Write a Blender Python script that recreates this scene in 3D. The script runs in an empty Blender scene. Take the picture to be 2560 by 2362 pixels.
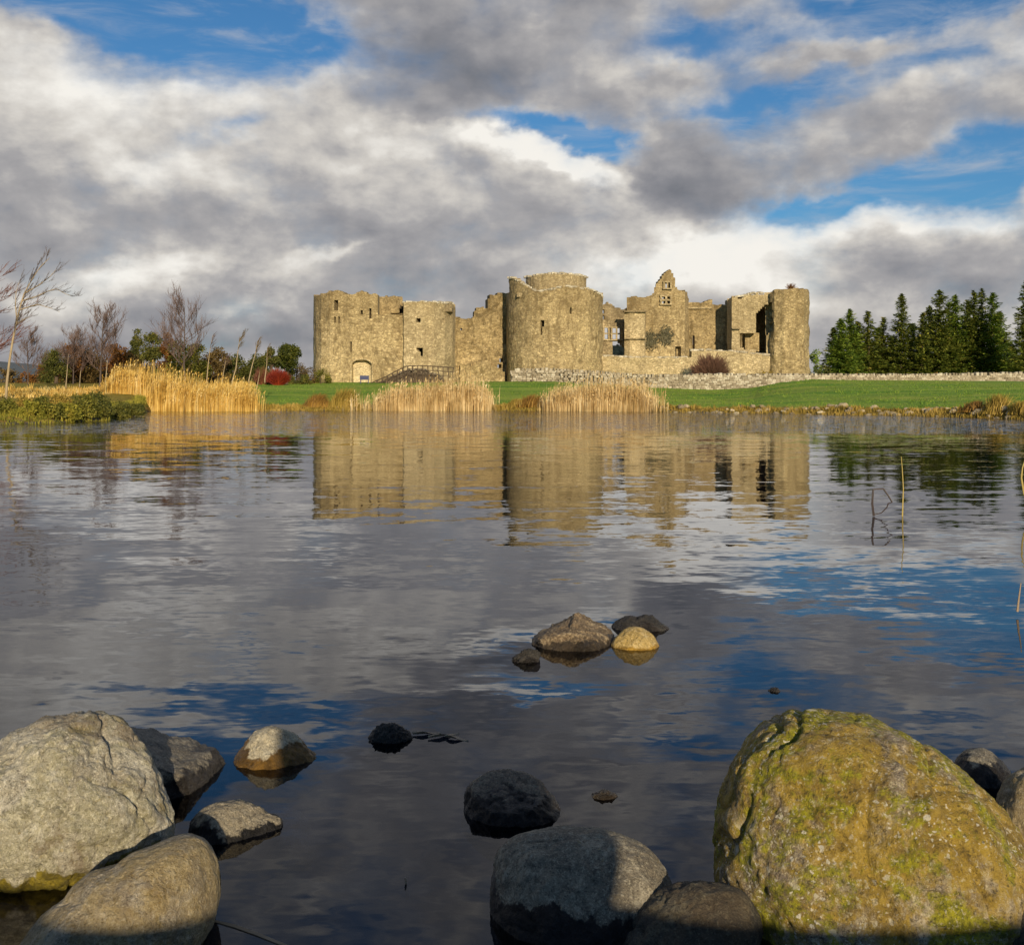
import bpy, math, random
import numpy as np
from mathutils import Vector, noise as mn

F = 2745.0      # focal length in photograph pixels
CH = 1.2        # camera height above the water
HY = 980.0      # row of the horizon in the photograph
S3 = 2560/2003.0
C = bpy.context.scene.collection
sc = bpy.context.scene
R = math.radians

# ------------------------------------------------------------------ camera
cd = bpy.data.cameras.new('camera'); cam = bpy.data.objects.new('camera', cd); C.objects.link(cam)
cam.location = (0, 0, CH); cam.rotation_euler = (R(90), 0, 0)
cd.sensor_width = 36; cd.lens = F/2560*36; cd.shift_y = -(1181-HY)/2560
cd.clip_start = 0.05; cd.clip_end = 20000
sc.camera = cam

# ------------------------------------------------------------------ exposure, sun
SUN_EL, SUN_AZ = 15.5, 12.0      # low winter sun behind the camera, a little to the right
sc.view_settings.view_transform = 'Standard'; sc.view_settings.look = 'None'
sc.view_settings.exposure = 0.0; sc.view_settings.gamma = 1.0
sc.cycles.max_bounces = 6; sc.cycles.transparent_max_bounces = 10
sd = bpy.data.lights.new('sun', 'SUN'); so = bpy.data.objects.new('sun', sd); C.objects.link(so)
sd.energy = 5.0; sd.angle = R(0.5); sd.color = (1.0, 0.83, 0.58)
_l = Vector((math.sin(R(SUN_AZ))*math.cos(R(SUN_EL)), -math.cos(R(SUN_AZ))*math.cos(R(SUN_EL)), math.sin(R(SUN_EL))))
so.rotation_euler = _l.to_track_quat('Z', 'Y').to_euler(); so.location = (5, -30, 12)

# ------------------------------------------------------------------ node helper
class NT:
    def __init__(s, tree): s.t = tree; s.n = tree.nodes; s.l = tree.links
    def node(s, kind, **kw):
        n = s.n.new(kind)
        for k, v in kw.items(): setattr(n, k, v)
        return n
    def put(s, sock, v):
        if isinstance(v, bpy.types.NodeSocket): s.l.new(v, sock)
        elif v is not None:
            try: sock.default_value = v
            except Exception:
                sock.default_value = (v[0], v[1], v[2], 1.0) if hasattr(v, '__len__') else (v, v, v)
    def math(s, op, a, b=None, c=None, clamp=False):
        n = s.node('ShaderNodeMath', operation=op, use_clamp=clamp)
        s.put(n.inputs[0], a)
        if b is not None: s.put(n.inputs[1], b)
        if c is not None: s.put(n.inputs[2], c)
        return n.outputs[0]
    def vmath(s, op, a, b=None, sc_=None):
        n = s.node('ShaderNodeVectorMath', operation=op)
        s.put(n.inputs[0], a)
        if b is not None: s.put(n.inputs[1], b)
        if sc_ is not None: s.put(n.inputs['Scale'], sc_)
        return n.outputs['Value'] if op in ('DOT_PRODUCT', 'LENGTH') else n.outputs['Vector']
    def noise(s, vec, scale, detail=4, rough=0.55, dist=0.0, out='Fac'):
        n = s.node('ShaderNodeTexNoise'); s.put(n.inputs['Vector'], vec)
        n.inputs['Scale'].default_value = scale; n.inputs['Detail'].default_value = detail
        n.inputs['Roughness'].default_value = rough; n.inputs['Distortion'].default_value = dist
        return n.outputs[out]
    def voro(s, vec, scale, feature='F1', out='Distance', rnd=1.0):
        n = s.node('ShaderNodeTexVoronoi', feature=feature); s.put(n.inputs['Vector'], vec)
        n.inputs['Scale'].default_value = scale; n.inputs['Randomness'].default_value = rnd
        return n.outputs[out]
    def mapping(s, vec, scale=(1, 1, 1), loc=(0, 0, 0), rot=(0, 0, 0), kind='POINT'):
        n = s.node('ShaderNodeMapping', vector_type=kind); s.put(n.inputs['Vector'], vec)
        n.inputs['Scale'].default_value = scale; n.inputs['Location'].default_value = loc; n.inputs['Rotation'].default_value = rot
        return n.outputs[0]
    def rng(s, v, a, b, c=0.0, d=1.0, smooth=True):
        n = s.node('ShaderNodeMapRange'); n.interpolation_type = 'SMOOTHSTEP' if smooth else 'LINEAR'
        s.put(n.inputs[0], v)
        for i, x in enumerate((a, b, c, d)): n.inputs[i+1].default_value = x
        return n.outputs[0]
    def mix(s, f, a, b, mode='MIX'):
        n = s.node('ShaderNodeMix', data_type='RGBA', blend_type=mode, clamp_factor=True)
        s.put(n.inputs[0], f); s.put(n.inputs[6], rgba(a)); s.put(n.inputs[7], rgba(b))
        return n.outputs[2]
    def ramp(s, f, stops):
        n = s.node('ShaderNodeValToRGB'); s.put(n.inputs[0], f); e = n.color_ramp.elements
        while len(e) < len(stops): e.new(0.5)
        for i, (p, c) in enumerate(stops): e[i].position = p; e[i].color = rgba(c)
        return n.outputs[0]
    def bump(s, h, strength=0.5, dist=0.02, normal=None):
        n = s.node('ShaderNodeBump'); s.put(n.inputs['Height'], h)
        n.inputs['Strength'].default_value = strength; n.inputs['Distance'].default_value = dist
        if normal is not None: s.put(n.inputs['Normal'], normal)
        return n.outputs[0]
def rgba(c):
    if isinstance(c, bpy.types.NodeSocket): return c
    if not hasattr(c, '__len__'): return (c, c, c, 1)
    return tuple(c) if len(c) == 4 else (c[0], c[1], c[2], 1)

# ------------------------------------------------------------------ sky: Nishita blue with broken cloud laid out by compass direction
w = bpy.data.worlds.new('World'); sc.world = w; w.use_nodes = True
N = NT(w.node_tree)
for n in list(N.n): N.n.remove(n)
sky = N.node('ShaderNodeTexSky', sky_type='NISHITA'); sky.sun_disc = False
sky.sun_elevation = R(SUN_EL); sky.sun_rotation = R(180-SUN_AZ)
sky.altitude = 0; sky.air_density = 1.0; sky.dust_density = 0.3; sky.ozone_density = 3.0
tc = N.node('ShaderNodeTexCoord'); d = tc.outputs['Generated']
sep = N.node('ShaderNodeSeparateXYZ'); N.l.new(d, sep.inputs[0])
az = N.math('ARCTAN2', sep.outputs[0], sep.outputs[1])
el = N.math('ARCSINE', sep.outputs[2])
cmb = N.node('ShaderNodeCombineXYZ')
N.put(cmb.inputs[0], N.math('MULTIPLY', az, 2.745)); N.put(cmb.inputs[1], N.math('MULTIPLY', el, 2.745))
uv = cmb.outputs[0]
stretch = N.mapping(uv, scale=(1, 1.5, 1))
wn = N.vmath('SUBTRACT', N.noise(stretch, 2.6, 4, 0.6, out='Color'), (0.5, 0.5, 0.5))
wv = N.vmath('MULTIPLY', wn, (0.42, 0.20, 0.0))
wn2 = N.vmath('SUBTRACT', N.noise(stretch, 11, 4, 0.6, out='Color'), (0.5, 0.5, 0.5))
wv2 = N.vmath('MULTIPLY', wn2, (0.12, 0.07, 0.0))
W = N.vmath('ADD', N.vmath('ADD', uv, wv), wv2)
def sky_uv(x, y):
    x *= S3; y *= S3
    a = math.atan((x-1280)/F); e = math.atan((HY-y)/F*math.cos(a))
    return a*2.745, e*2.745
def blobs(base, lst):
    acc = None
    for (x, y, a, b, rot, wt) in lst:
        u0, v0 = sky_uv(x, y)
        m = N.mapping(W, scale=(a*S3/1000, b*S3/1000, 1), loc=(u0, v0, 0), rot=(0, 0, R(rot)), kind='TEXTURE')
        g = N.math('EXPONENT', N.math('MULTIPLY', N.vmath('DOT_PRODUCT', m, m), -1.0))
        acc = N.math('MULTIPLY_ADD', g, wt, base if acc is None else acc)
    return acc
# cover: x, y, half width, half height, turn, weight   (rows and columns as seen from the shore)
cover = blobs(0.80, [
    (180, 10, 330, 72, -3, -1.25), (470, 35, 170, 80, -12, -1.25), (575, 80, 60, 50, 0, -0.6), (60, 75, 90, 25, 0, .28), (20, -330, 400, 110, 0, -.5),
    (1360, 60, 150, 80, 0, -0.50), (1650, 15, 240, 60, 8, -1.05), (1900, 0, 260, 50, 10, -.75), (1700, 140, 230, 38, 14, -0.80), (1440, 185, 140, 30, 8, -0.70),
    (1900, 120, 150, 45, 10, -0.3), 
    (1060, 245, 140, 28, -8, -1.15), (1180, 282, 90, 22, -20, -0.75), 
    (1760, 365, 240, 48, 9, -1.05), (1950, 345, 160, 62, 8, -0.9), (1600, 395, 90, 24, 5, -0.7),
    (1545, 38, 70, 26, -8, .55), (1640, 112, 110, 24, 12, .62), (1340, 130, 130, 22, 12, .42), (1420, 0, 70, 30, 0, .35), (1880, 330, 110, 14, 8, .5), (1840, 70, 160, 22, 18, .5), (1985, 30, 60, 30, 40, .4),
    (1500, -420, 330, 70, 10, -.75), (600, -560, 400, 70, -5, -.7), (1900, -760, 450, 90, 0, -.7), (1750, -200, 300, 40, 8, -.6), (300, -900, 600, 90, 0, -.6), (1000, -1000, 500, 90, 0, -.6), (450, 250, 80, 22, 20, -.4),
])
cover = N.math('SUBTRACT', cover, N.rng(el, 0.33, 0.56, 0.0, 0.58))   # thinner cloud overhead
cover = N.math('SUBTRACT', cover, N.rng(sep.outputs[1], 0.25, -0.15, 0.0, 1.3))   # sky on the sun's side, out of view, cleared to deepen the shade
light = blobs(0.50, [
    (250, 190, 420, 70, -5, .22), (90, 130, 220, 35, -3, .12), (420, 140, 110, 30, 0, .10), (560, 160, 110, 60, -20, .08), (300, 325, 160, 35, -12, .26), (100, 300, 200, 50, -5, .05),
    (870, 110, 180, 120, 0, -.36), (660, 90, 50, 90, -25, .14), 
    (960, 285, 170, 30, -9, .46), (1110, 318, 120, 25, -18, .42), (760, 290, 110, 30, 0, .20), (720, 350, 300, 60, 0, .10), (1200, 370, 70, 40, -45, .22),
    (250, 440, 420, 80, 0, -.09), (900, 440, 330, 60, 0, -.06), 
    (1370, 335, 150, 80, 0, -.28), (1330, 430, 120, 60, 0, -.24), (1560, 300, 260, 60, 14, -.08), (1800, 280, 120, 40, 10, -.10), (1800, 180, 260, 30, 14, .10),
    (1340, 505, 180, 75, 0, .50), (1240, 520, 120, 60, 0, .18), (1560, 440, 150, 45, 0, .38), (1650, 480, 110, 50, 0, .12), (1900, 425, 160, 38, 0, .42), (1480, 560, 160, 50, 0, .20),
    (1800, 530, 260, 70, 0, -.14),  (1720, 600, 120, 30, 0, .12),
    (240, 545, 150, 34, 15, .34), (370, 530, 60, 24, 15, .24), (500, 590, 90, 34, 8, .36), (620, 505, 80, 14, 18, .28), (170, 540, 50, 20, 20, .15),  (820, 560, 200, 60, 0, -.12),
    (150, 660, 400, 55, 0, -.20), (560, 650, 200, 50, 0, -.18), 
    (900, -250, 1200, 200, 0, -.06), (900, -700, 2000, 300, 0, -.10),
])
f1 = N.noise(stretch, 3.8, 9, 0.54, 0.1)
f2 = N.noise(N.mapping(uv, scale=(1, 2.6, 1), loc=(3.1, 1.7, 0), rot=(0, 0, R(-10))), 6.0, 6, 0.55, 0.3)
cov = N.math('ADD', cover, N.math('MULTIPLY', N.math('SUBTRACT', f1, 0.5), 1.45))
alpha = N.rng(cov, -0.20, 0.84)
edge = N.rng(cov, 0.35, 1.05, 0.10, 0.0)           # thin cloud edges are lit through
lt = N.math('ADD', light, N.math('MULTIPLY', N.math('SUBTRACT', f2, 0.5), 0.22))
# billows: the same noise looked up a little higher tells which side of a lump faces the light
f1b = N.noise(N.mapping(stretch, loc=(0.02, 0.07, 0)), 3.8, 9, 0.54, 0.1)
lt = N.math('ADD', lt, N.math('MULTIPLY', N.math('SUBTRACT', f1, f1b), 1.15))
lt = N.math('ADD', lt, edge)
ccol = N.ramp(lt, [(0.0, (0.17, 0.18, 0.205)), (0.25, (0.25, 0.252, 0.275)), (0.5, (0.39, 0.38, 0.385)), (0.70, (0.62, 0.59, 0.55)), (0.95, (0.92, 0.89, 0.83))])
ccol10 = N.vmath('SCALE', ccol, sc_=10.0)
bluec = N.mix(1.0, sky.outputs[0], (0.40, 0.69, 0.88), 'MULTIPLY')
bluec = N.vmath('SCALE', bluec, sc_=1.0)
veil = N.rng(N.noise(N.mapping(uv, scale=(1, 4.2, 1), rot=(0, 0, R(-12)), loc=(5, 2, 0)), 3.2, 8, 0.62, 0.5), 0.42, 0.80, 0.0, 0.75)
bluec = N.mix(veil, bluec, (4.6, 4.9, 5.4))
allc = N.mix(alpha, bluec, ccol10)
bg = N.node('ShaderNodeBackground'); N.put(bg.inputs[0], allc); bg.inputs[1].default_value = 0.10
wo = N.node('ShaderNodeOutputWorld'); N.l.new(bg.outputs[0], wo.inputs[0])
w.cycles.sampling_method = 'MANUAL'; w.cycles.sample_map_resolution = 512

# ------------------------------------------------------------------ build helpers
class MB:
    def __init__(s): s.v = []; s.f = []
    def add(s, vs, fs):
        o = len(s.v); s.v.extend([tuple(p) for p in vs]); s.f.extend([tuple(i+o for i in f) for f in fs])
    def box(s, c, h, jit=0.0, rz=0.0, rnd=random):
        pts = []
        cz, sz = math.cos(rz), math.sin(rz)
        for k in range(8):
            x = (1 if k & 1 else -1)*h[0]; y = (1 if k & 2 else -1)*h[1]; z = (1 if k & 4 else -1)*h[2]
            if jit: x *= 1-rnd.random()*jit; y *= 1-rnd.random()*jit; z *= 1-rnd.random()*jit
            pts.append((c[0]+x*cz-y*sz, c[1]+x*sz+y*cz, c[2]+z))
        s.add(pts, [(0, 2, 3, 1), (4, 5, 7, 6), (0, 1, 5, 4), (2, 6, 7, 3), (0, 4, 6, 2), (1, 3, 7, 5)])
    def tube(s, pts, rad, sides=6, cap=True):
        o = len(s.v); n = len(pts); up = Vector((0.123, 0.9, 0.35))
        for i, p in enumerate(pts):
            p = Vector(p); a = Vector(pts[max(0, i-1)]); b = Vector(pts[min(n-1, i+1)])
            t = (b-a); t = t.normalized() if t.length > 1e-9 else Vector((0, 0, 1))
            q = up.cross(t)
            if q.length < 1e-4: q = Vector((1, 0, 0)).cross(t)
            q.normalize(); r2 = t.cross(q)
            r = rad[i] if hasattr(rad, '__len__') else rad
            for k in range(sides):
                a_ = 2*math.pi*k/sides
                s.v.append(tuple(p+(q*math.cos(a_)+r2*math.sin(a_))*r))
        for i in range(n-1):
            for k in range(sides):
                k2 = (k+1) % sides
                s.f.append((o+i*sides+k, o+i*sides+k2, o+(i+1)*sides+k2, o+(i+1)*sides+k))
        if cap:
            s.f.append(tuple(o+k for k in range(sides))[::-1]); s.f.append(tuple(o+(n-1)*sides+k for k in range(sides)))
    def build(s, name, mat, parent=None, smooth=False, off=None):
        me = bpy.data.meshes.new(name)
        v = s.v
        if off is not None: v = [(p[0]-off[0], p[1]-off[1], p[2]-off[2]) for p in v]
        me.from_pydata(v, [], s.f); me.update()
        if smooth: me.shade_smooth()
        if mat is not None: me.materials.append(mat)
        o = bpy.data.objects.new(name, me); C.objects.link(o)
        if parent is not None: o.parent = parent
        elif off is not None: o.location = off
        return o
def tag(o, label=None, cat=None, group=None, kind=None):
    if label: o['label'] = label
    if cat: o['category'] = cat
    if group: o['group'] = group
    if kind: o['kind'] = kind
    return o
def thing(name, label, cat, loc, group=None):
    o = bpy.data.objects.new(name, None); C.objects.link(o); o.location = loc; o.empty_display_size = 0.2
    return tag(o, label, cat, group)
def PX(px, Y): return (px-1280)/F*Y
def PZ(py, Y): return CH+(HY-py)/F*Y
def lerp_tab(tab, x):
    if x <= tab[0][0]: return tab[0][1]
    for (a, va), (b, vb) in zip(tab, tab[1:]):
        if x <= b: return va+(vb-va)*(x-a)/max(1e-9, b-a)
    return tab[-1][1]
def sm(a, b, x):
    t = min(1, max(0, (x-a)/(b-a))); return t*t*(3-2*t)
def inpoly(x, y, poly):
    r = False; j = len(poly)-1
    for i in range(len(poly)):
        xi, yi = poly[i]; xj, yj = poly[j]
        if (yi > y) != (yj > y) and x < (xj-xi)*(y-yi)/(yj-yi)+xi: r = not r
        j = i
    return r

# ------------------------------------------------------------------ materials
def new_mat(name):
    m = bpy.data.materials.new(name); m.use_nodes = True
    n = NT(m.node_tree); b = n.n['Principled BSDF']
    return m, n, b
def obj_co(n):
    return n.node('ShaderNodeTexCoord').outputs['Object']
def simple(name, col, rough=0.8, var=0.25, scale=8, bump=0.0, metallic=0.0):
    m, n, b = new_mat(name); co = obj_co(n)
    v = n.noise(co, scale, 5)
    c2 = tuple(x*(1-var) for x in col); c3 = tuple(min(1, x*(1+var)) for x in col)
    n.put(b.inputs['Base Color'], n.mix(v, c2, c3)); b.inputs['Roughness'].default_value = rough
    b.inputs['Metallic'].default_value = metallic
    if bump: n.put(b.inputs['Normal'], n.bump(v, bump, 0.02))
    return m
def masonry(name, cA, cB, cC, stain, scale=1.0, stain_amt=0.5, mortar=(0.40, 0.33, 0.22)):
    m, n, b = new_mat(name); co = obj_co(n)
    wob = n.vmath('ADD', co, n.vmath('SCALE', n.vmath('SUBTRACT', n.noise(co, 1.3, 3, out='Color'), (.5, .5, .5)), sc_=0.25))
    st = n.mapping(wob, scale=(3.4*scale, 3.4*scale, 6.4*scale))
    cell = n.node('ShaderNodeSeparateColor'); n.put(cell.inputs[0], n.voro(st, 1.0, out='Color'))
    edge = n.voro(st, 1.0, feature='DISTANCE_TO_EDGE')
    base = n.ramp(cell.outputs[0], [(0, cA), (0.35, cB), (0.75, cC), (1, tuple(min(1, x*1.45) for x in cC))])
    base = n.mix(0.34, base, n.mix(0.5, cB, cC))
    big = n.noise(co, 0.22, 5, 0.65, 0.6)
    base = n.mix(n.rng(big, 0.42, 0.58, 0, 0.9), base, n.mix(0.3, base, (0.72, 0.585, 0.35)))
    streak = n.noise(n.mapping(co, scale=(1.4, 1.4, 0.28)), 1.0, 6, 0.7, 0.4)
    base = n.mix(n.rng(streak, 0.48, 0.68, 0, 1.15*stain_amt), base, stain)
    blot = n.noise(n.mapping(co, loc=(7, 3, 9), scale=(1, 1, 0.7)), 0.8, 8, 0.72, 0.9)
    tone = n.noise(n.mapping(co, loc=(1, 6, 3)), 0.38, 5, 0.6, 0.4)
    base = n.mix(n.rng(tone, 0.40, 0.62, 0.55, 0), base, n.mix(1.0, base, (0.62, 0.60, 0.56), 'MULTIPLY'))
    base = n.mix(n.rng(blot, 0.51, 0.61, 0, 1.15*stain_amt), base, tuple(x*0.75 for x in stain))
    gap = n.rng(edge, 0.02, 0.10)
    base = n.mix(n.rng(edge, 0.02, 0.12, 0.5, 0), base, n.mix(n.rng(n.noise(co, 3.0, 3), 0.45, 0.6), (0.10, 0.08, 0.05), mortar))
    zc = n.node('ShaderNodeSeparateXYZ'); n.l.new(co, zc.inputs[0])
    hi = n.math('ADD', zc.outputs[2], n.math('MULTIPLY', n.math('SUBTRACT', n.noise(n.mapping(co, scale=(1, 1, .5)), 0.55, 6, 0.7, 0.5), 0.5), 11))
    base = n.mix(n.rng(hi, 2.0, 10.0, 0, 0.62), base, n.mix(0.62, base, stain))
    fine = n.noise(co, 9, 4, 0.7)
    base = n.mix(n.rng(fine, 0.35, 0.62, 0.45, 0), base, tuple(x*0.5 for x in cA))
    sp9 = n.noise(n.mapping(co, loc=(2, 9, 4), scale=(1, 1, 0.8)), 2.6, 8, 0.78, 0.5)
    base = n.mix(n.rng(sp9, 0.50, 0.60, 0, 0.5*min(1, stain_amt*1.5)), base, tuple(x*1.0 for x in stain))
    n.put(b.inputs['Base Color'], n.mix(1.0, base, (1.26, 1.22, 1.07), 'MULTIPLY')); b.inputs['Roughness'].default_value = 0.92
    h = n.math('ADD', n.math('MULTIPLY', gap, 0.6), n.math('ADD', n.math('MULTIPLY', fine, 0.5), n.math('MULTIPLY', cell.outputs[1], 0.4)))
    n.put(b.inputs['Normal'], n.bump(h, 0.6, 0.08))
    return m
M = {}
M['stone_warm'] = masonry('castle stone warm', (0.20, 0.15, 0.08), (0.37, 0.29, 0.165), (0.56, 0.455, 0.275), (0.15, 0.105, 0.045), 1.0, 0.55)
M['stone_brown'] = masonry('castle stone weathered brown', (0.16, 0.12, 0.06), (0.31, 0.235, 0.125), (0.48, 0.375, 0.215), (0.12, 0.085, 0.035), 1.0, 0.75)
M['stone_pale'] = masonry('castle stone pale', (0.25, 0.195, 0.115), (0.42, 0.34, 0.215), (0.62, 0.52, 0.35), (0.19, 0.145, 0.075), 1.2, 0.35)
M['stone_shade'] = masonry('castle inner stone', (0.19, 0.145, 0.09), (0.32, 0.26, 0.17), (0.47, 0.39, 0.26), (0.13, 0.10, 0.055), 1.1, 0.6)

def island_stone(name, stops, bump=0.6):
    m, n, b = new_mat(name); co = obj_co(n)
    rnd = n.node('ShaderNodeNewGeometry').outputs['Random Per Island']
    base = n.ramp(rnd, stops)
    v = n.noise(co, 9, 5, 0.7)
    base = n.mix(n.rng(v, 0.35, 0.65, 0.5, 0), base, (0.11, 0.09, 0.055))
    n.put(b.inputs['Base Color'], base); b.inputs['Roughness'].default_value = 0.9
    n.put(b.inputs['Normal'], n.bump(v, bump, 0.05))
    return m
M['drystone'] = island_stone('dry stone wall', [(0, (0.22, 0.18, 0.12)), (0.3, (0.36, 0.30, 0.21)), (0.7, (0.50, 0.43, 0.32)), (1, (0.66, 0.60, 0.47))])
M['stone_light'] = masonry('blocked arch infill', (0.42, 0.35, 0.24), (0.56, 0.48, 0.33), (0.68, 0.60, 0.43), (0.32, 0.25, 0.15), 1.3, 0.3)
M['stone_rim'] = island_stone('loose rim stones', [(0, (0.34, 0.29, 0.20)), (0.5, (0.56, 0.50, 0.37)), (1, (0.74, 0.68, 0.54))])
M['core'] = simple('dry wall core', (0.05, 0.04, 0.025), 0.95)
M['rubble'] = island_stone('rubble', [(0, (0.16, 0.13, 0.09)), (0.5, (0.33, 0.27, 0.18)), (1, (0.55, 0.48, 0.36))])

def leafmat(name, stops, trans=0.25, rough=0.6):
    m, n, b = new_mat(name)
    g = n.node('ShaderNodeNewGeometry').outputs['Random Per Island']; co = obj_co(n)
    big = n.noise(co, 0.9, 3, 0.6)
    f = n.math('ADD', n.math('MULTIPLY', g, 0.55), n.math('MULTIPLY', n.rng(big, 0.3, 0.7), 0.45), clamp=True)
    col = n.ramp(f, stops)
    n.put(b.inputs['Base Color'], col); b.inputs['Roughness'].default_value = rough
    b.inputs['Specular IOR Level'].default_value = 0.25
    tr = n.node('ShaderNodeBsdfTranslucent'); n.put(tr.inputs[0], col)
    mx = n.node('ShaderNodeMixShader'); mx.inputs[0].default_value = trans
    n.l.new(b.outputs[0], mx.inputs[1]); n.l.new(tr.outputs[0], mx.inputs[2])
    n.l.new(mx.outputs[0], n.n['Material Output'].inputs[0])
    return m
M['conifer'] = leafmat('conifer foliage', [(0, (0.04, 0.06, 0.012)), (0.45, (0.14, 0.18, 0.028)), (0.8, (0.28, 0.29, 0.045)), (1, (0.42, 0.33, 0.07))])
M['conifer_fresh'] = leafmat('fresh conifer foliage', [(0, (0.045, 0.08, 0.015)), (0.45, (0.15, 0.23, 0.03)), (0.8, (0.30, 0.37, 0.05)), (1, (0.44, 0.38, 0.08))])
M['evergreen'] = leafmat('evergreen oak foliage', [(0, (0.022, 0.03, 0.006)), (0.5, (0.065, 0.08, 0.012)), (1, (0.16, 0.15, 0.022))])
M['olive'] = leafmat('olive shrub foliage', [(0, (0.05, 0.06, 0.012)), (0.5, (0.16, 0.16, 0.025)), (1, (0.36, 0.30, 0.05))])
M['darkleaf'] = leafmat('bramble foliage', [(0, (0.03, 0.038, 0.01)), (0.5, (0.095, 0.105, 0.022)), (1, (0.24, 0.21, 0.04))])
M['ivy'] = leafmat('dull ivy', [(0, (0.05, 0.045, 0.025)), (0.5, (0.11, 0.10, 0.055)), (1, (0.22, 0.19, 0.11))])
M['ochre'] = leafmat('ochre foliage', [(0, (0.10, 0.05, 0.012)), (0.5, (0.26, 0.14, 0.03)), (1, (0.48, 0.29, 0.06))])
M['brownleaf'] = leafmat('brown hedge foliage', [(0, (0.05, 0.035, 0.014)), (0.5, (0.14, 0.095, 0.03)), (1, (0.27, 0.18, 0.06))])
M['rust'] = leafmat('rust foliage', [(0, (0.08, 0.03, 0.01)), (0.5, (0.20, 0.085, 0.02)), (1, (0.34, 0.18, 0.045))])
M['purple'] = leafmat('bare purple twigs', [(0, (0.05, 0.033, 0.03)), (0.5, (0.11, 0.072, 0.062)), (1, (0.20, 0.135, 0.11))], 0.1)
M['redtwig'] = leafmat('red dogwood twigs', [(0, (0.12, 0.012, 0.008)), (0.5, (0.20, 0.022, 0.010)), (1, (0.34, 0.05, 0.016))], 0.1)
M['maroon'] = leafmat('maroon twigs', [(0, (0.06, 0.02, 0.012)), (0.5, (0.16, 0.055, 0.03)), (1, (0.26, 0.11, 0.05))], 0.1)
M['reed'] = leafmat('straw reed', [(0, (0.34, 0.21, 0.07)), (0.35, (0.60, 0.42, 0.18)), (0.75, (0.82, 0.64, 0.34)), (1, (0.92, 0.80, 0.52))], 0.3, 0.7)
M['reed_gold'] = leafmat('golden reed', [(0, (0.36, 0.19, 0.03)), (0.3, (0.56, 0.34, 0.07)), (0.65, (0.80, 0.57, 0.17)), (1, (0.92, 0.75, 0.38))], 0.3, 0.7)
M['bankgrass'] = leafmat('bank grass', [(0, (0.14, 0.11, 0.02)), (0.4, (0.32, 0.23, 0.04)), (0.8, (0.52, 0.36, 0.09)), (1, (0.66, 0.48, 0.18))], 0.3, 0.7)
M['lawntuft'] = leafmat('lawn grass blades', [(0, (0.06, 0.13, 0.014)), (0.5, (0.16, 0.27, 0.03)), (1, (0.34, 0.40, 0.06))], 0.3, 0.7)
M['lushgrass'] = leafmat('yellow green bank grass', [(0, (0.10, 0.11, 0.015)), (0.4, (0.24, 0.23, 0.03)), (0.8, (0.42, 0.36, 0.05)), (1, (0.6, 0.46, 0.12))], 0.3, 0.7)
M['bark'] = simple('dark bark', (0.10, 0.07, 0.045), 0.9, 0.4, 6)
M['birch'] = simple('pale birch bark', (0.34, 0.26, 0.15), 0.8, 0.45, 5)
M['barkpurple'] = simple('purple brown bark', (0.085, 0.062, 0.05), 0.9, 0.35, 5)
M['bluepaint'] = simple('blue sign paint', (0.022, 0.03, 0.10), 0.5, 0.1)
M['metal'] = simple('galvanised post', (0.35, 0.35, 0.35), 0.5, 0.1)
M['wood'] = simple('weathered wood', (0.16, 0.12, 0.07), 0.9, 0.3, 10)
M['darkwood'] = simple('dark weathered timber', (0.075, 0.05, 0.03), 0.9, 0.4, 6)
M['twig'] = simple('wet dark twig', (0.05, 0.035, 0.03), 0.6, 0.3, 20)
M['yellowstem'] = simple('yellow reed stem', (0.42, 0.32, 0.09), 0.7, 0.2, 20)
M['tanstem'] = simple('tan floating reed', (0.30, 0.22, 0.14), 0.7, 0.3, 20)

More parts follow.
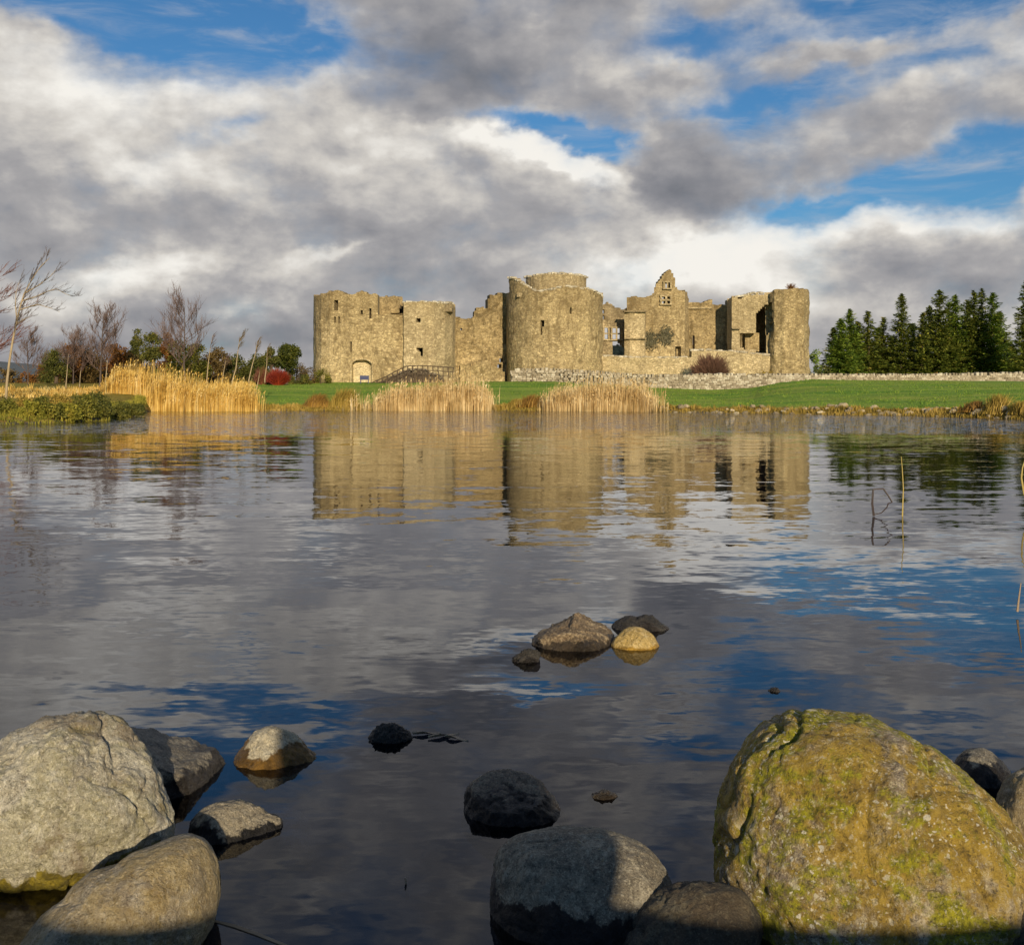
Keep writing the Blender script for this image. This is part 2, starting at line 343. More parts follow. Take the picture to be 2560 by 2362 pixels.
# ------------------------------------------------------------------ ground
SHORE = [(-900, 34), (-300, 38), (0, 40.5), (130, 42), (260, 46), (330, 53), (350, 60), (370, 68), (600, 70), (1000, 70), (1300, 69), (1600, 66.5), (1750, 64), (1900, 61.5), (2100, 57.5), (2300, 54.5), (2560, 48.5), (2900, 44), (3400, 40)]
ZT = [(-600, 1.95), (0, 1.98), (600, 1.98), (760, 1.88), (900, 1.84), (1100, 2.0), (1240, 2.12), (1380, 2.12), (1500, 1.80), (1620, 1.50), (1780, 1.32), (1875, 1.50), (1950, 2.0), (2030, 2.26), (2300, 2.2), (2560, 2.1), (3400, 2.1)]
def nz(x, y, s, seed=0.0): return mn.noise(Vector((x*s, y*s, seed)))
def H(x, y):
    if y < 2.4:
        z = lerp_tab([(-2.0, 1.18), (-1.3, 1.15), (-0.6, 0.82), (0.0, 0.48), (1.0, 0.12), (1.6, -0.14), (2.4, -0.30)], y)
        z += nz(x, y, 1.3)*0.05 + nz(x, y, 4.0, 3)*0.02
        if y < -3: z += (nz(x, y, 0.1)*0.3)*min(1, (-y-3)/10)
        return z
    px = 1280+F*x/y
    sh = lerp_tab(SHORE, px)+nz(x, y, 0.35, 5)*0.7
    zt = lerp_tab(ZT, px)
    if y < sh:
        z = -0.30-0.5*sm(2.4, 10, y)-0.6*sm(8, 25, y)
        z = max(z, -0.12-(sh-y)*0.25)+nz(x, y, 1.1)*0.03
    else:
        s = min(1, (y-sh)/(99-sh))
        peak = 1.0
        if px > 1900: s = min(1, s*1.12)
        z = -0.12+0.42*sm(0, 1.6, y-sh)+(zt-0.3)*(s*0.55+0.45*sm(0.0, 1.0, s))
        z += nz(x, y, 0.25, 9)*0.06*(1 if y < 99 else 0)
        if px < 360 and y < 75: z = min(z, 0.30+0.55*sm(0, 9, y-sh)+nz(x, y, .4, 2)*0.1)+0.0
        if px < 360: z = z*(1-sm(58, 75, y))+sm(58, 75, y)*max(z, 1.25+0.75*sm(70, 99, y))
        if y > 99: z = zt+(2.15-zt)*sm(99, 108, y)
        if y > 150: z = 2.15+nz(x, y, 0.004, 1)*5*sm(150, 700, y)
    side = sm(60, 72, abs(x))
    if y < 90: z = z*(1-side)+1.2*side
    return z
def axis(parts):
    out = []
    for a, b, st in parts:
        n = max(1, int(round((b-a)/st))); out += [a+(b-a)*i/n for i in range(n)]
    out.append(parts[-1][1]); return out
xs = axis([(-6000, -800, 1300), (-800, -80, 90), (-80, -46, 4), (-46, 46, 0.46), (46, 80, 4), (80, 800, 90), (800, 6000, 1300)])
ys = axis([(-6000, -600, 1800), (-600, -10, 60), (-10, 3, 0.4), (3, 37, 2.0), (37, 110, 0.45), (110, 160, 2), (160, 800, 60), (800, 9000, 1500)])
gv = [(x, y, H(x, y)) for y in ys for x in xs]; nx = len(xs)
gf = [(j*nx+i, j*nx+i+1, (j+1)*nx+i+1, (j+1)*nx+i) for j in range(len(ys)-1) for i in range(nx-1)]
g = MB(); g.v = gv; g.f = gf
m, n, b = new_mat('ground'); co = obj_co(n)
sp = n.node('ShaderNodeSeparateXYZ'); n.l.new(co, sp.inputs[0])
ratio = n.math('DIVIDE', sp.outputs[0], n.math('MAXIMUM', sp.outputs[1], 2.0))
big = n.noise(co, 0.16, 5, 0.6, 0.4); fine = n.noise(co, 3.0, 6, 0.75)
strip = n.noise(n.mapping(co, scale=(0.07, 0.30, 1)), 1.0, 7, 0.7, 0.6)
green = n.mix(n.rng(strip, 0.35, 0.65), (0.11, 0.25, 0.024), (0.33, 0.42, 0.06))
green = n.mix(n.rng(big, 0.4, 0.7, 0, 0.5), green, (0.38, 0.38, 0.07))
green = n.mix(n.rng(fine, 0.3, 0.7, 0.35, 0.0), green, (0.05, 0.12, 0.012))
gold = n.mix(n.rng(fine, 0.3, 0.7), (0.16, 0.12, 0.018), (0.42, 0.30, 0.05))
gold = n.mix(n.rng(big, 0.4, 0.62, 0, 0.6), gold, (0.20, 0.20, 0.03))
left = n.rng(n.math('ADD', ratio, n.math('MULTIPLY', n.math('SUBTRACT', big, .5), 0.05)), -0.262, -0.235)
land = n.mix(left, gold, green)
hh = n.math('ADD', sp.outputs[2], n.math('MULTIPLY', n.math('SUBTRACT', n.noise(co, 1.1, 5, 0.65), 0.5), 0.55))
ochre = n.mix(n.rng(fine, 0.35, 0.65), (0.13, 0.085, 0.02), (0.42, 0.29, 0.07))
land = n.mix(n.rng(hh, 0.22, 0.40), ochre, land)
mud = n.mix(n.noise(co, 6, 6, 0.7), (0.035, 0.035, 0.035), (0.15, 0.14, 0.125))
land = n.mix(n.rng(hh, 0.0, 0.10), mud, land)
near = n.rng(sp.outputs[1], 4, 12)
nearc = n.mix(n.rng(n.noise(co, 2.2, 5, 0.7), 0.4, 0.6), (0.10, 0.085, 0.06), (0.08, 0.09, 0.02))
land = n.mix(near, n.mix(n.rng(hh, 0.15, 0.4), mud, nearc), land)
n.put(b.inputs['Base Color'], land); b.inputs['Roughness'].default_value = 0.95; b.inputs['Specular IOR Level'].default_value = 0.15
n.put(b.inputs['Normal'], n.bump(fine, 0.6, 0.08))
gr = g.build('ground', m, smooth=True); tag(gr, kind='structure')

# ------------------------------------------------------------------ water
m, n, b = new_mat('water')
n.n.remove(b); co = obj_co(n); sp = n.node('ShaderNodeSeparateXYZ'); n.l.new(co, sp.inputs[0])
def slope(scale, sx, sy, detail, rough, seed):
    v = n.noise(n.mapping(co, scale=(sx, sy, 1), loc=(seed, seed*1.7, 0), rot=(0, 0, R(4))), scale, detail, rough, 0.3, out='Color')
    return n.vmath('SUBTRACT', v, (0.5, 0.5, 0.5))
yy = sp.outputs[1]
patch = n.noise(n.mapping(co, scale=(0.10, 0.16, 1)), 1.0, 4, 0.6)
patch2 = n.rng(n.noise(n.mapping(co, scale=(0.35, 0.9, 1)), 1.0, 4, 0.6), 0.35, 0.65, 0.35, 1.3)
s1 = n.vmath('SCALE', slope(1.0, 0.9, 1.9, 2, 0.5, 3), sc_=n.math('MULTIPLY', patch2, 0.070))
s2 = n.vmath('SCALE', slope(1.0, 3.2, 6.5, 2, 0.5, 11), sc_=n.math('MULTIPLY', patch2, 0.062))
s3 = n.vmath('SCALE', slope(1.0, 0.25, 0.5, 2, 0.5, 7), sc_=0.012)
edge_y = n.math('ADD', yy, n.math('MULTIPLY', n.math('SUBTRACT', patch, 0.5), 16))
farr = n.rng(edge_y, 28, 37, 0.0, 0.95)
s4 = n.vmath('SCALE', slope(1.0, 4, 9, 3, 0.6, 17), sc_=farr)
s5 = n.vmath('SCALE', slope(1.0, 9, 20, 2, 0.5, 23), sc_=n.math('MULTIPLY', patch2, 0.05))
sl = n.vmath('ADD', n.vmath('ADD', s1, s2), n.vmath('ADD', s3, n.vmath('ADD', s4, s5)))
sl = n.vmath('MULTIPLY', sl, (0.7, 1.0, 0.0))
nrm = n.vmath('NORMALIZE', n.vmath('ADD', (0, 0, 1), sl))
gl = n.node('ShaderNodeBsdfGlossy'); gl.inputs['Color'].default_value = (0.98, 0.98, 1.0, 1); gl.inputs['Roughness'].default_value = 0.015
n.put(gl.inputs['Normal'], nrm)
trn = n.node('ShaderNodeBsdfTransparent'); trn.inputs[0].default_value = (0.38, 0.45, 0.62, 1)
fr = n.node('ShaderNodeFresnel'); fr.inputs['IOR'].default_value = 1.34; n.put(fr.inputs['Normal'], nrm)
mx = n.node('ShaderNodeMixShader'); n.put(mx.inputs[0], fr.outputs[0]); n.l.new(trn.outputs[0], mx.inputs[1]); n.l.new(gl.outputs[0], mx.inputs[2])
n.l.new(mx.outputs[0], n.n['Material Output'].inputs[0])
wb = MB(); wb.add([(-75, 0.9, 0), (75, 0.9, 0), (75, 84, 0), (-75, 84, 0)], [(0, 1, 2, 3)])
tag(wb.build('water', m), kind='structure')

# ------------------------------------------------------------------ path by the castle
rnd = random.Random(5)
pb = MB(); P = []
for px in range(1080, 1560, 12):
    for k in range(5):
        Yp = lerp_tab([(1080, 99.5), (1400, 99), (1560, 95)], px)+k*0.75
        X = PX(px, Yp); P.append((X, Yp, H(X, Yp)+0.03+0.012*(k in (1, 2, 3))))
nn = len(P)//5
pb.v = P; pb.f = [(i*5+k, (i+1)*5+k, (i+1)*5+k+1, i*5+k+1) for i in range(nn-1) for k in range(4)]
tag(pb.build('path', simple('pale gravel path', (0.46, 0.38, 0.24), 0.95, 0.25, 3), smooth=True), kind='structure')

# ------------------------------------------------------------------ castle ruin
def stone_mesh(mb, c, h, rr, rz=0.0):
    """a lumpy block: a cut box whose corners are pulled in"""
    pts = []; cz, sz = math.cos(rz), math.sin(rz)
    for k in range(8):
        sx, sy, s_z = (1 if k & 1 else -1), (1 if k & 2 else -1), (1 if k & 4 else -1)
        for ax in range(3):
            q = [sx*h[0], sy*h[1], s_z*h[2]]
            q[ax] *= 1.0
            for o_ in range(3):
                if o_ != ax: q[o_] *= 0.62+0.2*rr.random()
            x, y, z = q
            pts.append((c[0]+x*cz-y*sz, c[1]+x*sz+y*cz, c[2]+z))
    def V_(k, ax): return k*3+ax
    fs = []
    for ax in range(3):      # six faces
        o1, o2 = (ax+1) % 3, (ax+2) % 3
        for s in (0, 1):
            ks = []
            for (a, b_) in ((0, 0), (1, 0), (1, 1), (0, 1)):
                k = (s << ax) | (a << o1) | (b_ << o2); ks.append(V_(k, ax))
            fs.append(tuple(ks if s else ks[::-1]))
    for k in range(8): fs.append((V_(k, 0), V_(k, 1), V_(k, 2)))
    for ax in range(3):      # twelve edges
        for k in range(8):
            if not (k >> ax) & 1:
                k2 = k | (1 << ax); o1, o2 = (ax+1) % 3, (ax+2) % 3
                fs.append((V_(k, o1), V_(k2, o1), V_(k2, o2), V_(k, o2)))
    mb.add(pts, fs)
CASTLE = (PX(1400, 116), 116.0, 2.1)
castle = thing('castle_ruin', 'large roofless stone castle ruin with round towers and broken gable on the far lawn', 'castle', CASTLE)
def wall(name, pts, mat, parent, top=None, backtop=None, ysplit=1e9, thick=1.3, holes=(), base=1.2, cell=0.21, jit=0.16, closed=False, seed=1, amp=0.07, label=None):
    """pts: plan points (column, Y) or (column, Y, toprow); a shell of masonry with a broken top and real openings"""
    rr = random.Random(seed)
    P3 = [(PX(p[0], p[1]), p[1], (p[2] if len(p) > 2 else None)) for p in pts]
    if closed: P3.append(P3[0])
    sam = []
    for (a, b_) in zip(P3, P3[1:]):
        L = math.hypot(b_[0]-a[0], b_[1]-a[1]); k = max(1, int(round(L/cell)))
        for i in range(k):
            t = i/k
            tp = None if a[2] is None else a[2]+(b_[2]-a[2])*t
            sam.append((a[0]+(b_[0]-a[0])*t, a[1]+(b_[1]-a[1])*t, tp))
    sam.append(P3[-1])
    ncol = len(sam)
    tops = []; jn = 0
    for i, (x, y, tp) in enumerate(sam):
        px = 1280+F*x/y
        if tp is None: tp = lerp_tab(top, px) if y < ysplit else backtop
        z = PZ(tp, y)
        if i % 2 == 0: jn = rr.uniform(-1, 1)*jit
        tops.append(z+jn)
    if closed: tops[-1] = tops[0]
    nrow = int((max(tops)-base)/cell)+2
    nrm_ = []
    for i in range(ncol):
        a = sam[i-1] if i > 0 else (sam[-2] if closed else sam[0]); b_ = sam[i+1] if i < ncol-1 else (sam[1] if closed else sam[-1])
        tx, ty = b_[0]-a[0], b_[1]-a[1]; L = math.hypot(tx, ty) or 1
        nrm_.append((-ty/L, tx/L))      # inward for a plan that runs left to right in front
    V = []; idx = {}
    def vert(i, k, back):
        key = (i, k, back)
        if key in idx: return idx[key]
        ii = i if not (closed and i == ncol-1) else 0
        x, y, _ = sam[ii]; z = min(base+k*cell, tops[ii])
        dn = mn.noise(Vector((x*0.9, y*0.9, z*0.9+seed)))*amp+mn.noise(Vector((x*3, y*3, z*3)))*amp*0.6
        nx_, ny_ = nrm_[ii]
        if back: x += nx_*(thick+dn); y += ny_*(thick+dn)
        else: x += nx_*dn; y += ny_*dn
        idx[key] = len(V); V.append((x, y, z)); return idx[key]
    ok = np.zeros((ncol-1, nrow), bool)
    for i in range(ncol-1):
        mt = min(tops[i], tops[i+1]); x = (sam[i][0]+sam[i+1][0])/2; y = (sam[i][1]+sam[i+1][1])/2
        px = 1280+F*x/y
        for k in range(nrow):
            zl = base+k*cell
            if zl < mt-0.06:
                zc = min(zl+cell/2, mt); py = HY-(zc-CH)*F/y
                if y < ysplit and any(inpoly(px, py, h) for h in holes): continue
                ok[i, k] = True
    Fc = []
    for i in range(ncol-1):
        for k in range(nrow):
            if not ok[i, k]: continue
            Fc.append((vert(i, k, 0), vert(i+1, k, 0), vert(i+1, k+1, 0), vert(i, k+1, 0)))
            Fc.append((vert(i, k, 1), vert(i, k+1, 1), vert(i+1, k+1, 1), vert(i+1, k, 1)))
            if k+1 >= nrow or not ok[i, k+1]: Fc.append((vert(i, k+1, 0), vert(i+1, k+1, 0), vert(i+1, k+1, 1), vert(i, k+1, 1)))
            if k > 0 and not ok[i, k-1]: Fc.append((vert(i, k, 1), vert(i+1, k, 1), vert(i+1, k, 0), vert(i, k, 0)))
            li = i-1 if i > 0 else (ncol-2 if closed else -1); ri = i+1 if i < ncol-2 else (0 if closed else -1)
            if li < 0 or not ok[li, k]: Fc.append((vert(i, k, 1), vert(i, k, 0), vert(i, k+1, 0), vert(i, k+1, 1)))
            if ri < 0 or not ok[ri, k]: Fc.append((vert(i+1, k, 0), vert(i+1, k, 1), vert(i+1, k+1, 1), vert(i+1, k+1, 0)))
    mb = MB(); mb.v = V; mb.f = [tuple(dict.fromkeys(f)) for f in Fc]; mb.f = [f for f in mb.f if len(f) > 2]
    o = mb.build(name, mat, parent, off=CASTLE)
    if label: o['label'] = label
    return o
def rect(x0, y0, x1, y1): return [(x0, y0), (x1, y0), (x1, y1), (x0, y1)]
def slab(name, x0, x1, Y0, Y1, row, mat, parent, th=0.4):
    """a flat vault added out of sight in a tower to keep its openings dark"""
    z = PZ(row, (Y0+Y1)/2); mb = MB(); mb.box(((PX(x0, Y0)+PX(x1, Y0))/2, (Y0+Y1)/2, z), (abs(PX(x1, Y0)-PX(x0, Y0))/2, (Y1-Y0)/2, th/2))
    return mb.build(name, mat, parent, off=CASTLE)
CW = castle
# left corner tower
topA = [(780, 746), (784, 742), (790, 737), (803, 733), (815, 732), (835, 727), (849, 725), (858, 727), (868, 734), (880, 734), (895, 730), (915, 731), (933, 734), (942, 738), (948, 741), (949.5, 768), (950, 790), (975, 788), (1008, 787)]
archA = [(879, 958), (879, 912), (886, 904), (896, 900), (912, 900), (922, 904), (930, 912), (930, 958)]
tA = wall('corner_tower', [(790, 120), (784, 116), (784.5, 113.5), (790, 112), (803, 111), (825, 110.4), (880, 110), (950, 110), (1010, 110.3), (1010, 113), (1005, 120)],
     M['stone_warm'], CW, topA, 745, 117, thick=1.4, closed=True, seed=2,
     holes=[archA, rect(836, 749, 843, 760), rect(837, 763, 847, 774), rect(836, 794, 842, 808), rect(845, 794, 852, 808), rect(874.5, 855, 877.5, 882), rect(902, 776, 906, 786), rect(911, 775, 914, 788), rect(921, 770, 927, 794)])
wall('upper_wall', [(944, 112.8), (998, 113.0), (998, 117)], M['stone_brown'], CW, [(940, 740), (950, 741), (970, 743), (989, 742), (997, 748)], 750, 116, thick=1.2, seed=3, base=7.0)
slab('shade_slab', 795, 1000, 114.2, 118.6, 770, M['stone_shade'], tA)  # hidden slab added to block skylight, so the windows stay dark
# blind arch with pale infill, sill and jambs
def arch_part(px0, px1, py_top, py_spring, py_bot, Y, mat, name, proud=0.10, width=4.0):
    mb = MB(); pts = []; cx = (px0+px1)/2; rx = (px1-px0)/2; 
    for k in range(17):
        a = math.pi-math.pi*k/16; pts.append((cx+rx*math.cos(a), py_spring-(py_spring-py_top)*math.sin(a)))
    outer = [(cx+(x-cx)*(1+width/rx), py_spring-(py_spring-y)*(1+width/(py_spring-py_top))) for x, y in pts]
    pts = [(px0, py_bot)]+pts+[(px1, py_bot)]; outer = [(px0-width, py_bot)]+outer+[(px1+width, py_bot)]
    for (a, b_, c, d_) in zip(pts, pts[1:], outer[1:], outer):
        v = []
        for yy_ in (Y-proud, Y+0.25):
            for p in (a, b_, c, d_): v.append((PX(p[0], Y), yy_, PZ(p[1], Y)))
        mb.add(v, [(0, 1, 2, 3), (7, 6, 5, 4), (0, 4, 5, 1), (3, 2, 6, 7)])
    return mb.build(name, mat, tA, off=CASTLE)
arch_part(879, 930, 899, 913, 957, 109.93, M['stone_pale'], 'arch', 0.10, 3.0)
mb = MB(); mb.add([(PX(870, 110.5), 110.62, 1.5), (PX(940, 110.5), 110.62, 1.5), (PX(940, 110.5), 110.62, PZ(893, 110.5)), (PX(870, 110.5), 110.62, PZ(893, 110.5)),
    (PX(870, 110.5), 110.9, 1.5), (PX(940, 110.5), 110.9, 1.5), (PX(940, 110.5), 110.9, PZ(893, 110.5)), (PX(870, 110.5), 110.9, PZ(893, 110.5))], [(0, 1, 2, 3), (7, 6, 5, 4), (3, 2, 6, 7)])
mb.build('blocked_doorway', M['stone_light'], tA, off=CASTLE)
# second tower with a faceted front
tB = wall('faceted_tower', [(1008, 118), (1008, 113), (1009, 109.6), (1046, 109.4), (1085, 109.5), (1112, 110.6), (1131, 112.2), (1138, 114), (1138, 118)],
     M['stone_pale'], CW, [(1006, 757), (1012, 755), (1040, 757), (1060, 754), (1090, 757), (1125, 757), (1131, 760), (1137, 768)], 762, 116.5, thick=1.2, closed=True, seed=4, jit=0.10,
     holes=[[(1038, 870), (1057, 870), (1057, 889), (1053, 889), (1048, 878), (1040, 875)], rect(1044, 784, 1048, 792), rect(1043, 797, 1049, 806), rect(1109, 798, 1112, 806)])
slab('shade_slab', 1012, 1130, 110.7, 117, 780, M['stone_shade'], tB)
# broken curtain wall
wall('curtain_wall', [(1136, 115.5), (1200, 115.8), (1268, 116.3)], M['stone_brown'], CW,
     [(1130, 796), (1140, 795), (1162, 797), (1175, 790), (1183, 787), (1187, 774), (1193, 768), (1205, 770), (1216, 769), (1218, 748), (1225, 737), (1240, 735), (1268, 732)], thick=1.8, seed=6, jit=0.22, amp=0.22,
     holes=[rect(1123+28, 820, 1154, 826), rect(1250, 898, 1256, 904), rect(1246, 912, 1252, 919)])
# rubble footing where the wall was robbed of its face
wall('wall_footing', [(1150, 114.7), (1210, 114.4), (1262, 114.6)], M['stone_warm'], CW, [(1150, 905), (1180, 912), (1215, 895), (1240, 915), (1262, 925)], thick=0.9, seed=7, jit=0.25, amp=0.2)
# great round tower
cX, cYd, rD = PX(1388, 114), 114.0, 4.9
arc = []
for k in range(0, 25):
    th = R(-90+180*k/24); x = cX+rD*math.sin(th); y = cYd-rD*math.cos(th); arc.append((1280+F*x/y, y))
back = [(1500, 117.5), (1480, 120), (1330, 120), (1265, 117)]
topD = [(1262, 696), (1271, 694), (1283, 694), (1300, 704), (1320, 716), (1342, 729), (1380, 722), (1420, 716), (1469, 722), (1485, 728), (1499, 735), (1507, 746)]
tD = wall('great_round_tower', arc+back, M['stone_warm'], CW, topD, 735, 113.3, thick=0.6, closed=True, seed=8, jit=0.13, amp=0.10,
     holes=[[(1349, 802), (1360, 802), (1358, 818), (1354, 838), (1352.5, 838), (1351, 818)], rect(1424, 770, 1429, 783), rect(1480, 838, 1483, 850)])
drum = []
xd, yd, rd = PX(1390, 114.2), 114.2, 3.15
for k in range(32):
    th = R(-180+360*k/32); x = xd+rd*math.sin(th); y = yd-rd*math.cos(th); drum.append((1280+F*x/y, y))
tDr = wall('tower_drum', drum, M['stone_pale'], CW, [(1300, 694), (1314, 693), (1356, 686), (1402, 683), (1445, 688), (1466, 694), (1490, 697)], 690, 114.3, thick=0.9, closed=True, seed=9, base=8.5, jit=0.09)
slab('shade_slab', 1292, 1480, 110.6, 117.6, 745, M['stone_shade'], tD)
# inner range seen over the low wall
Yi = 117.5
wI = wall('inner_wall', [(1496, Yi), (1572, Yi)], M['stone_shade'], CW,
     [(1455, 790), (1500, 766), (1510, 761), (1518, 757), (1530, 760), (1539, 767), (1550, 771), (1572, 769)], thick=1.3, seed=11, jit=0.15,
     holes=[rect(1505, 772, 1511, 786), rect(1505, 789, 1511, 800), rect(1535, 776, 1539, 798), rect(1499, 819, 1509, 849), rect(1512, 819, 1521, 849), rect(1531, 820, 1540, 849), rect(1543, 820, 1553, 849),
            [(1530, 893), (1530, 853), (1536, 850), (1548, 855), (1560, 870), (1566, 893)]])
gab = [(1566, 743), (1590, 741), (1623, 740), (1631, 732), (1636, 718), (1643, 707), (1650, 697), (1657, 686), (1663, 680), (1674, 674), (1685, 682), (1690, 700), (1693, 718), (1698, 726), (1717, 728), (1722, 748)]
wG = wall('gable_wall', [(1567, Yi-0.5), (1640, Yi-1.2), (1712, Yi-0.9), (1722, Yi+0.6)], M['stone_warm'], CW, gab, thick=1.0, seed=12, jit=0.13,
     holes=[rect(1662, 706, 1667, 721), rect(1670.5, 707, 1675.5, 722), rect(1655, 741, 1665, 749), rect(1667, 741, 1676, 749), rect(1655, 751, 1665, 760), rect(1667, 751, 1676, 760), rect(1692, 770, 1695, 778), [(1686, 893), (1686, 868), (1692, 863), (1702, 866), (1704, 893)]])
wL = wall('lean_to_wall', [(1561, Yi-2.6), (1575, Yi-2.9), (1612, Yi-2.8), (1614, Yi-1.5)], M['stone_pale'], CW, [(1561, 781), (1612, 777)], thick=0.8, seed=13, jit=0.06)
mb = MB(); mb.box((PX(1588, Yi-3), Yi-2.9, PZ(846, Yi-3)), (1.15, 0.35, 0.07)); mb.build('string_course', M['stone_shade'], wL, off=CASTLE)
mb = MB(); mb.box((PX(1588, Yi-3), Yi-2.8, PZ(779, Yi-3)), (1.2, 0.45, 0.06)); mb.build('string_course', M['stone_shade'], wL, off=CASTLE)
# mullioned window frames
def frame(px0, py0, px1, py1, Y, name, cols=2, rows=1, wd=0.07, par=None):
    mb = MB(); x0, x1, z0, z1 = PX(px0, Y), PX(px1, Y), PZ(py1, Y), PZ(py0, Y)
    for i in range(cols+1):
        x = x0+(x1-x0)*i/cols; mb.box((x, Y, (z0+z1)/2), (wd, 0.12, (z1-z0)/2+wd))
    for j in range(rows+1):
        z = z0+(z1-z0)*j/rows; mb.box(((x0+x1)/2, Y-0.01, z), ((x1-x0)/2+wd*1.6, 0.13, wd*0.9))
    return mb.build(name, M['stone_pale'], par, off=CASTLE)
frame(1653, 740, 1677, 761, Yi-1.3, 'window', 2, 2, 0.09, wG)
frame(1660, 705, 1677, 722, Yi-1.3, 'window', 2, 1, 0.08, wG)
frame(1497, 818, 1522, 850, Yi-0.1, 'window', 2, 2, 0.08, wI)
frame(1529, 819, 1554, 850, Yi-0.1, 'window', 2, 2, 0.08, wI)
wR = wall('range_wall', [(1712, Yi+0.8), (1825, Yi+0.8)], M['stone_brown'], CW, [(1712, 755), (1740, 756), (1750, 757), (1762, 751), (1783, 749), (1784, 762), (1825, 761)], thick=1.2, seed=14, jit=0.10, holes=[rect(1733, 838, 1738, 872)])
mb = MB(); mb.box((PX(1746, Yi), Yi+0.75, PZ(769, Yi)), (1.6, 0.2, 0.09)); mb.build('ledge', M['stone_pale'], wR, off=CASTLE)
wall('back_wall', [(1440, 134), (1560, 134), (1700, 134), (1850, 134)], M['stone_warm'], CW, [(1440, 862), (1700, 862), (1850, 862)], thick=1.2, seed=15)
# broken tower right of the court
hole = [(1909, 766), (1913, 762), (1922, 757), (1929, 757), (1931, 770), (1928, 790), (1936, 803), (1930, 822), (1918, 840), (1914, 860), (1915, 884), (1905, 890), (1890, 890), (1890, 878), (1891, 842), (1884, 838), (1890, 832), (1888, 800), (1892, 785), (1899, 772)]
tH = wall('broken_tower', [(1817.5, 116.5), (1829.3, 114), (1870, 113.8), (1905, 113.6), (1937, 113.3), (1980, 117), (1970, 121), (1823, 121)], M['stone_pale'], CW,
     [(1815, 754), (1829, 741), (1840, 742), (1847, 743), (1860, 738), (1872, 736), (1890, 732), (1905, 734), (1930, 735), (1950, 735)], 748, 116.9, thick=1.1, closed=True, seed=16, jit=0.20,
     holes=[hole, rect(1848, 833, 1860, 868), rect(1861, 835, 1890, 873)])
slab('shade_slab', 1836, 1945, 114.9, 120, 752, M['stone_shade'], tH)  # added ceiling darkens the chamber behind the broken gap
mb = MB(); mb.box((PX(1876, 116), 115.3, PZ(855, 115)), (0.75, 0.15, 1.0), 0.05); mb.build('niche', M['stone_warm'], tH, off=CASTLE)
mb = MB(); mb.box((PX(1839, 114), 113.7, PZ(822, 114)), (0.42, 0.18, 0.06)); mb.build('string_course', M['stone_shade'], tH, off=CASTLE)
tI = wall('end_tower', [(1927, 116), (1925, 113.0), (1936, 112.2), (1960, 111.7), (1988, 111.7), (2010, 112.3), (2020, 113.3), (2023, 115), (2012, 119), (1950, 119.5)], M['stone_warm'], CW,
     [(1924, 735), (1929, 727), (1939, 722), (1960, 723), (1990, 721), (2008, 722), (2019, 724), (2024, 734)], 728, 116.5, thick=1.3, closed=True, seed=17, jit=0.06, amp=0.12,
     holes=[[(1915, 757), (1930, 757), (1932, 800), (1937, 806), (1930, 822), (1924, 842), (1924, 882), (1915, 880)], [(1915, 775), (1933, 775), (1929, 795), (1915, 795)]])
slab('shade_slab', 1935, 2010, 113.8, 118, 738, M['stone_shade'], tI)
# low remains of the outer curtain in front of the court
wC = wall('low_curtain_wall', [(1484, 113.2), (1560, 112.6), (1724, 112.4), (1800, 112.4), (1925, 112.8)], M['stone_pale'], CW,
     [(1480, 889), (1530, 890), (1560, 893), (1640, 894), (1725, 895), (1726, 876), (1760, 875), (1820, 878), (1870, 882), (1917, 888), (1930, 890)], thick=1.6, seed=18, jit=0.12, amp=0.13)
def rim(pts, topf, seed, par, inset=0.25, every=0.28, size=0.15):
    rr = random.Random(seed); mb = MB()
    for (a, b_) in zip(pts, pts[1:]):
        xa, ya, xb, yb = PX(a[0], a[1]), a[1], PX(b_[0], b_[1]), b_[1]; L = math.hypot(xb-xa, yb-ya); k = max(1, int(L/every))
        for i in range(k):
            t_ = (i+rr.random()*0.6)/k; x, y = xa+(xb-xa)*t_, ya+(yb-ya)*t_
            stone_mesh(mb, (x, y+inset, PZ(lerp_tab(topf, 1280+F*x/y), y)+rr.uniform(-.03, .08)), (size*rr.uniform(.7, 1.4), size*1.6, size*rr.uniform(.5, .9)), rr, rr.random()*3)
    return mb.build('rim_stones', M['stone_rim'], par, off=CASTLE)
rim([p for p in arc if p[1] < 113.3], topD, 801, tD, 0.28)
rim([p for p in drum if p[1] < 114.3], [(1300, 694), (1314, 693), (1356, 686), (1402, 683), (1445, 688), (1466, 694), (1490, 697)], 802, tDr, 0.3)
rim([(1009, 109.6), (1046, 109.4), (1085, 109.5), (1112, 110.6), (1131, 112.2)], [(1006, 757), (1012, 755), (1040, 757), (1060, 754), (1090, 757), (1125, 757), (1131, 760)], 803, tB)
rim([(1484, 113.2), (1560, 112.6), (1722, 112.4)], [(1480, 889), (1530, 890), (1560, 893), (1640, 894), (1725, 895)], 806, wC, 0.3)
rim([(1728, 112.4), (1800, 112.4), (1925, 112.8)], [(1726, 876), (1760, 875), (1820, 878), (1870, 882), (1917, 888)], 804, wC, 0.3)
rim([(1840, 113.9), (1870, 113.8), (1905, 113.6), (1930, 113.4)], [(1829, 741), (1840, 742), (1847, 743), (1860, 738), (1872, 736), (1890, 732), (1905, 734), (1930, 735)], 805, tH, 0.3)
# grassy courtyard behind it
mb = MB(); mb.add([(PX(1490, 114), 114.2, PZ(893, 114)), (PX(1925, 114), 114.2, PZ(893, 114)), (PX(1925, 134), 133.8, PZ(890, 134)), (PX(1440, 134), 133.8, PZ(890, 134))], [(0, 1, 2, 3)])
mb.build('courtyard_turf', simple('court turf', (0.10, 0.12, 0.03), 0.95), CW, off=CASTLE)

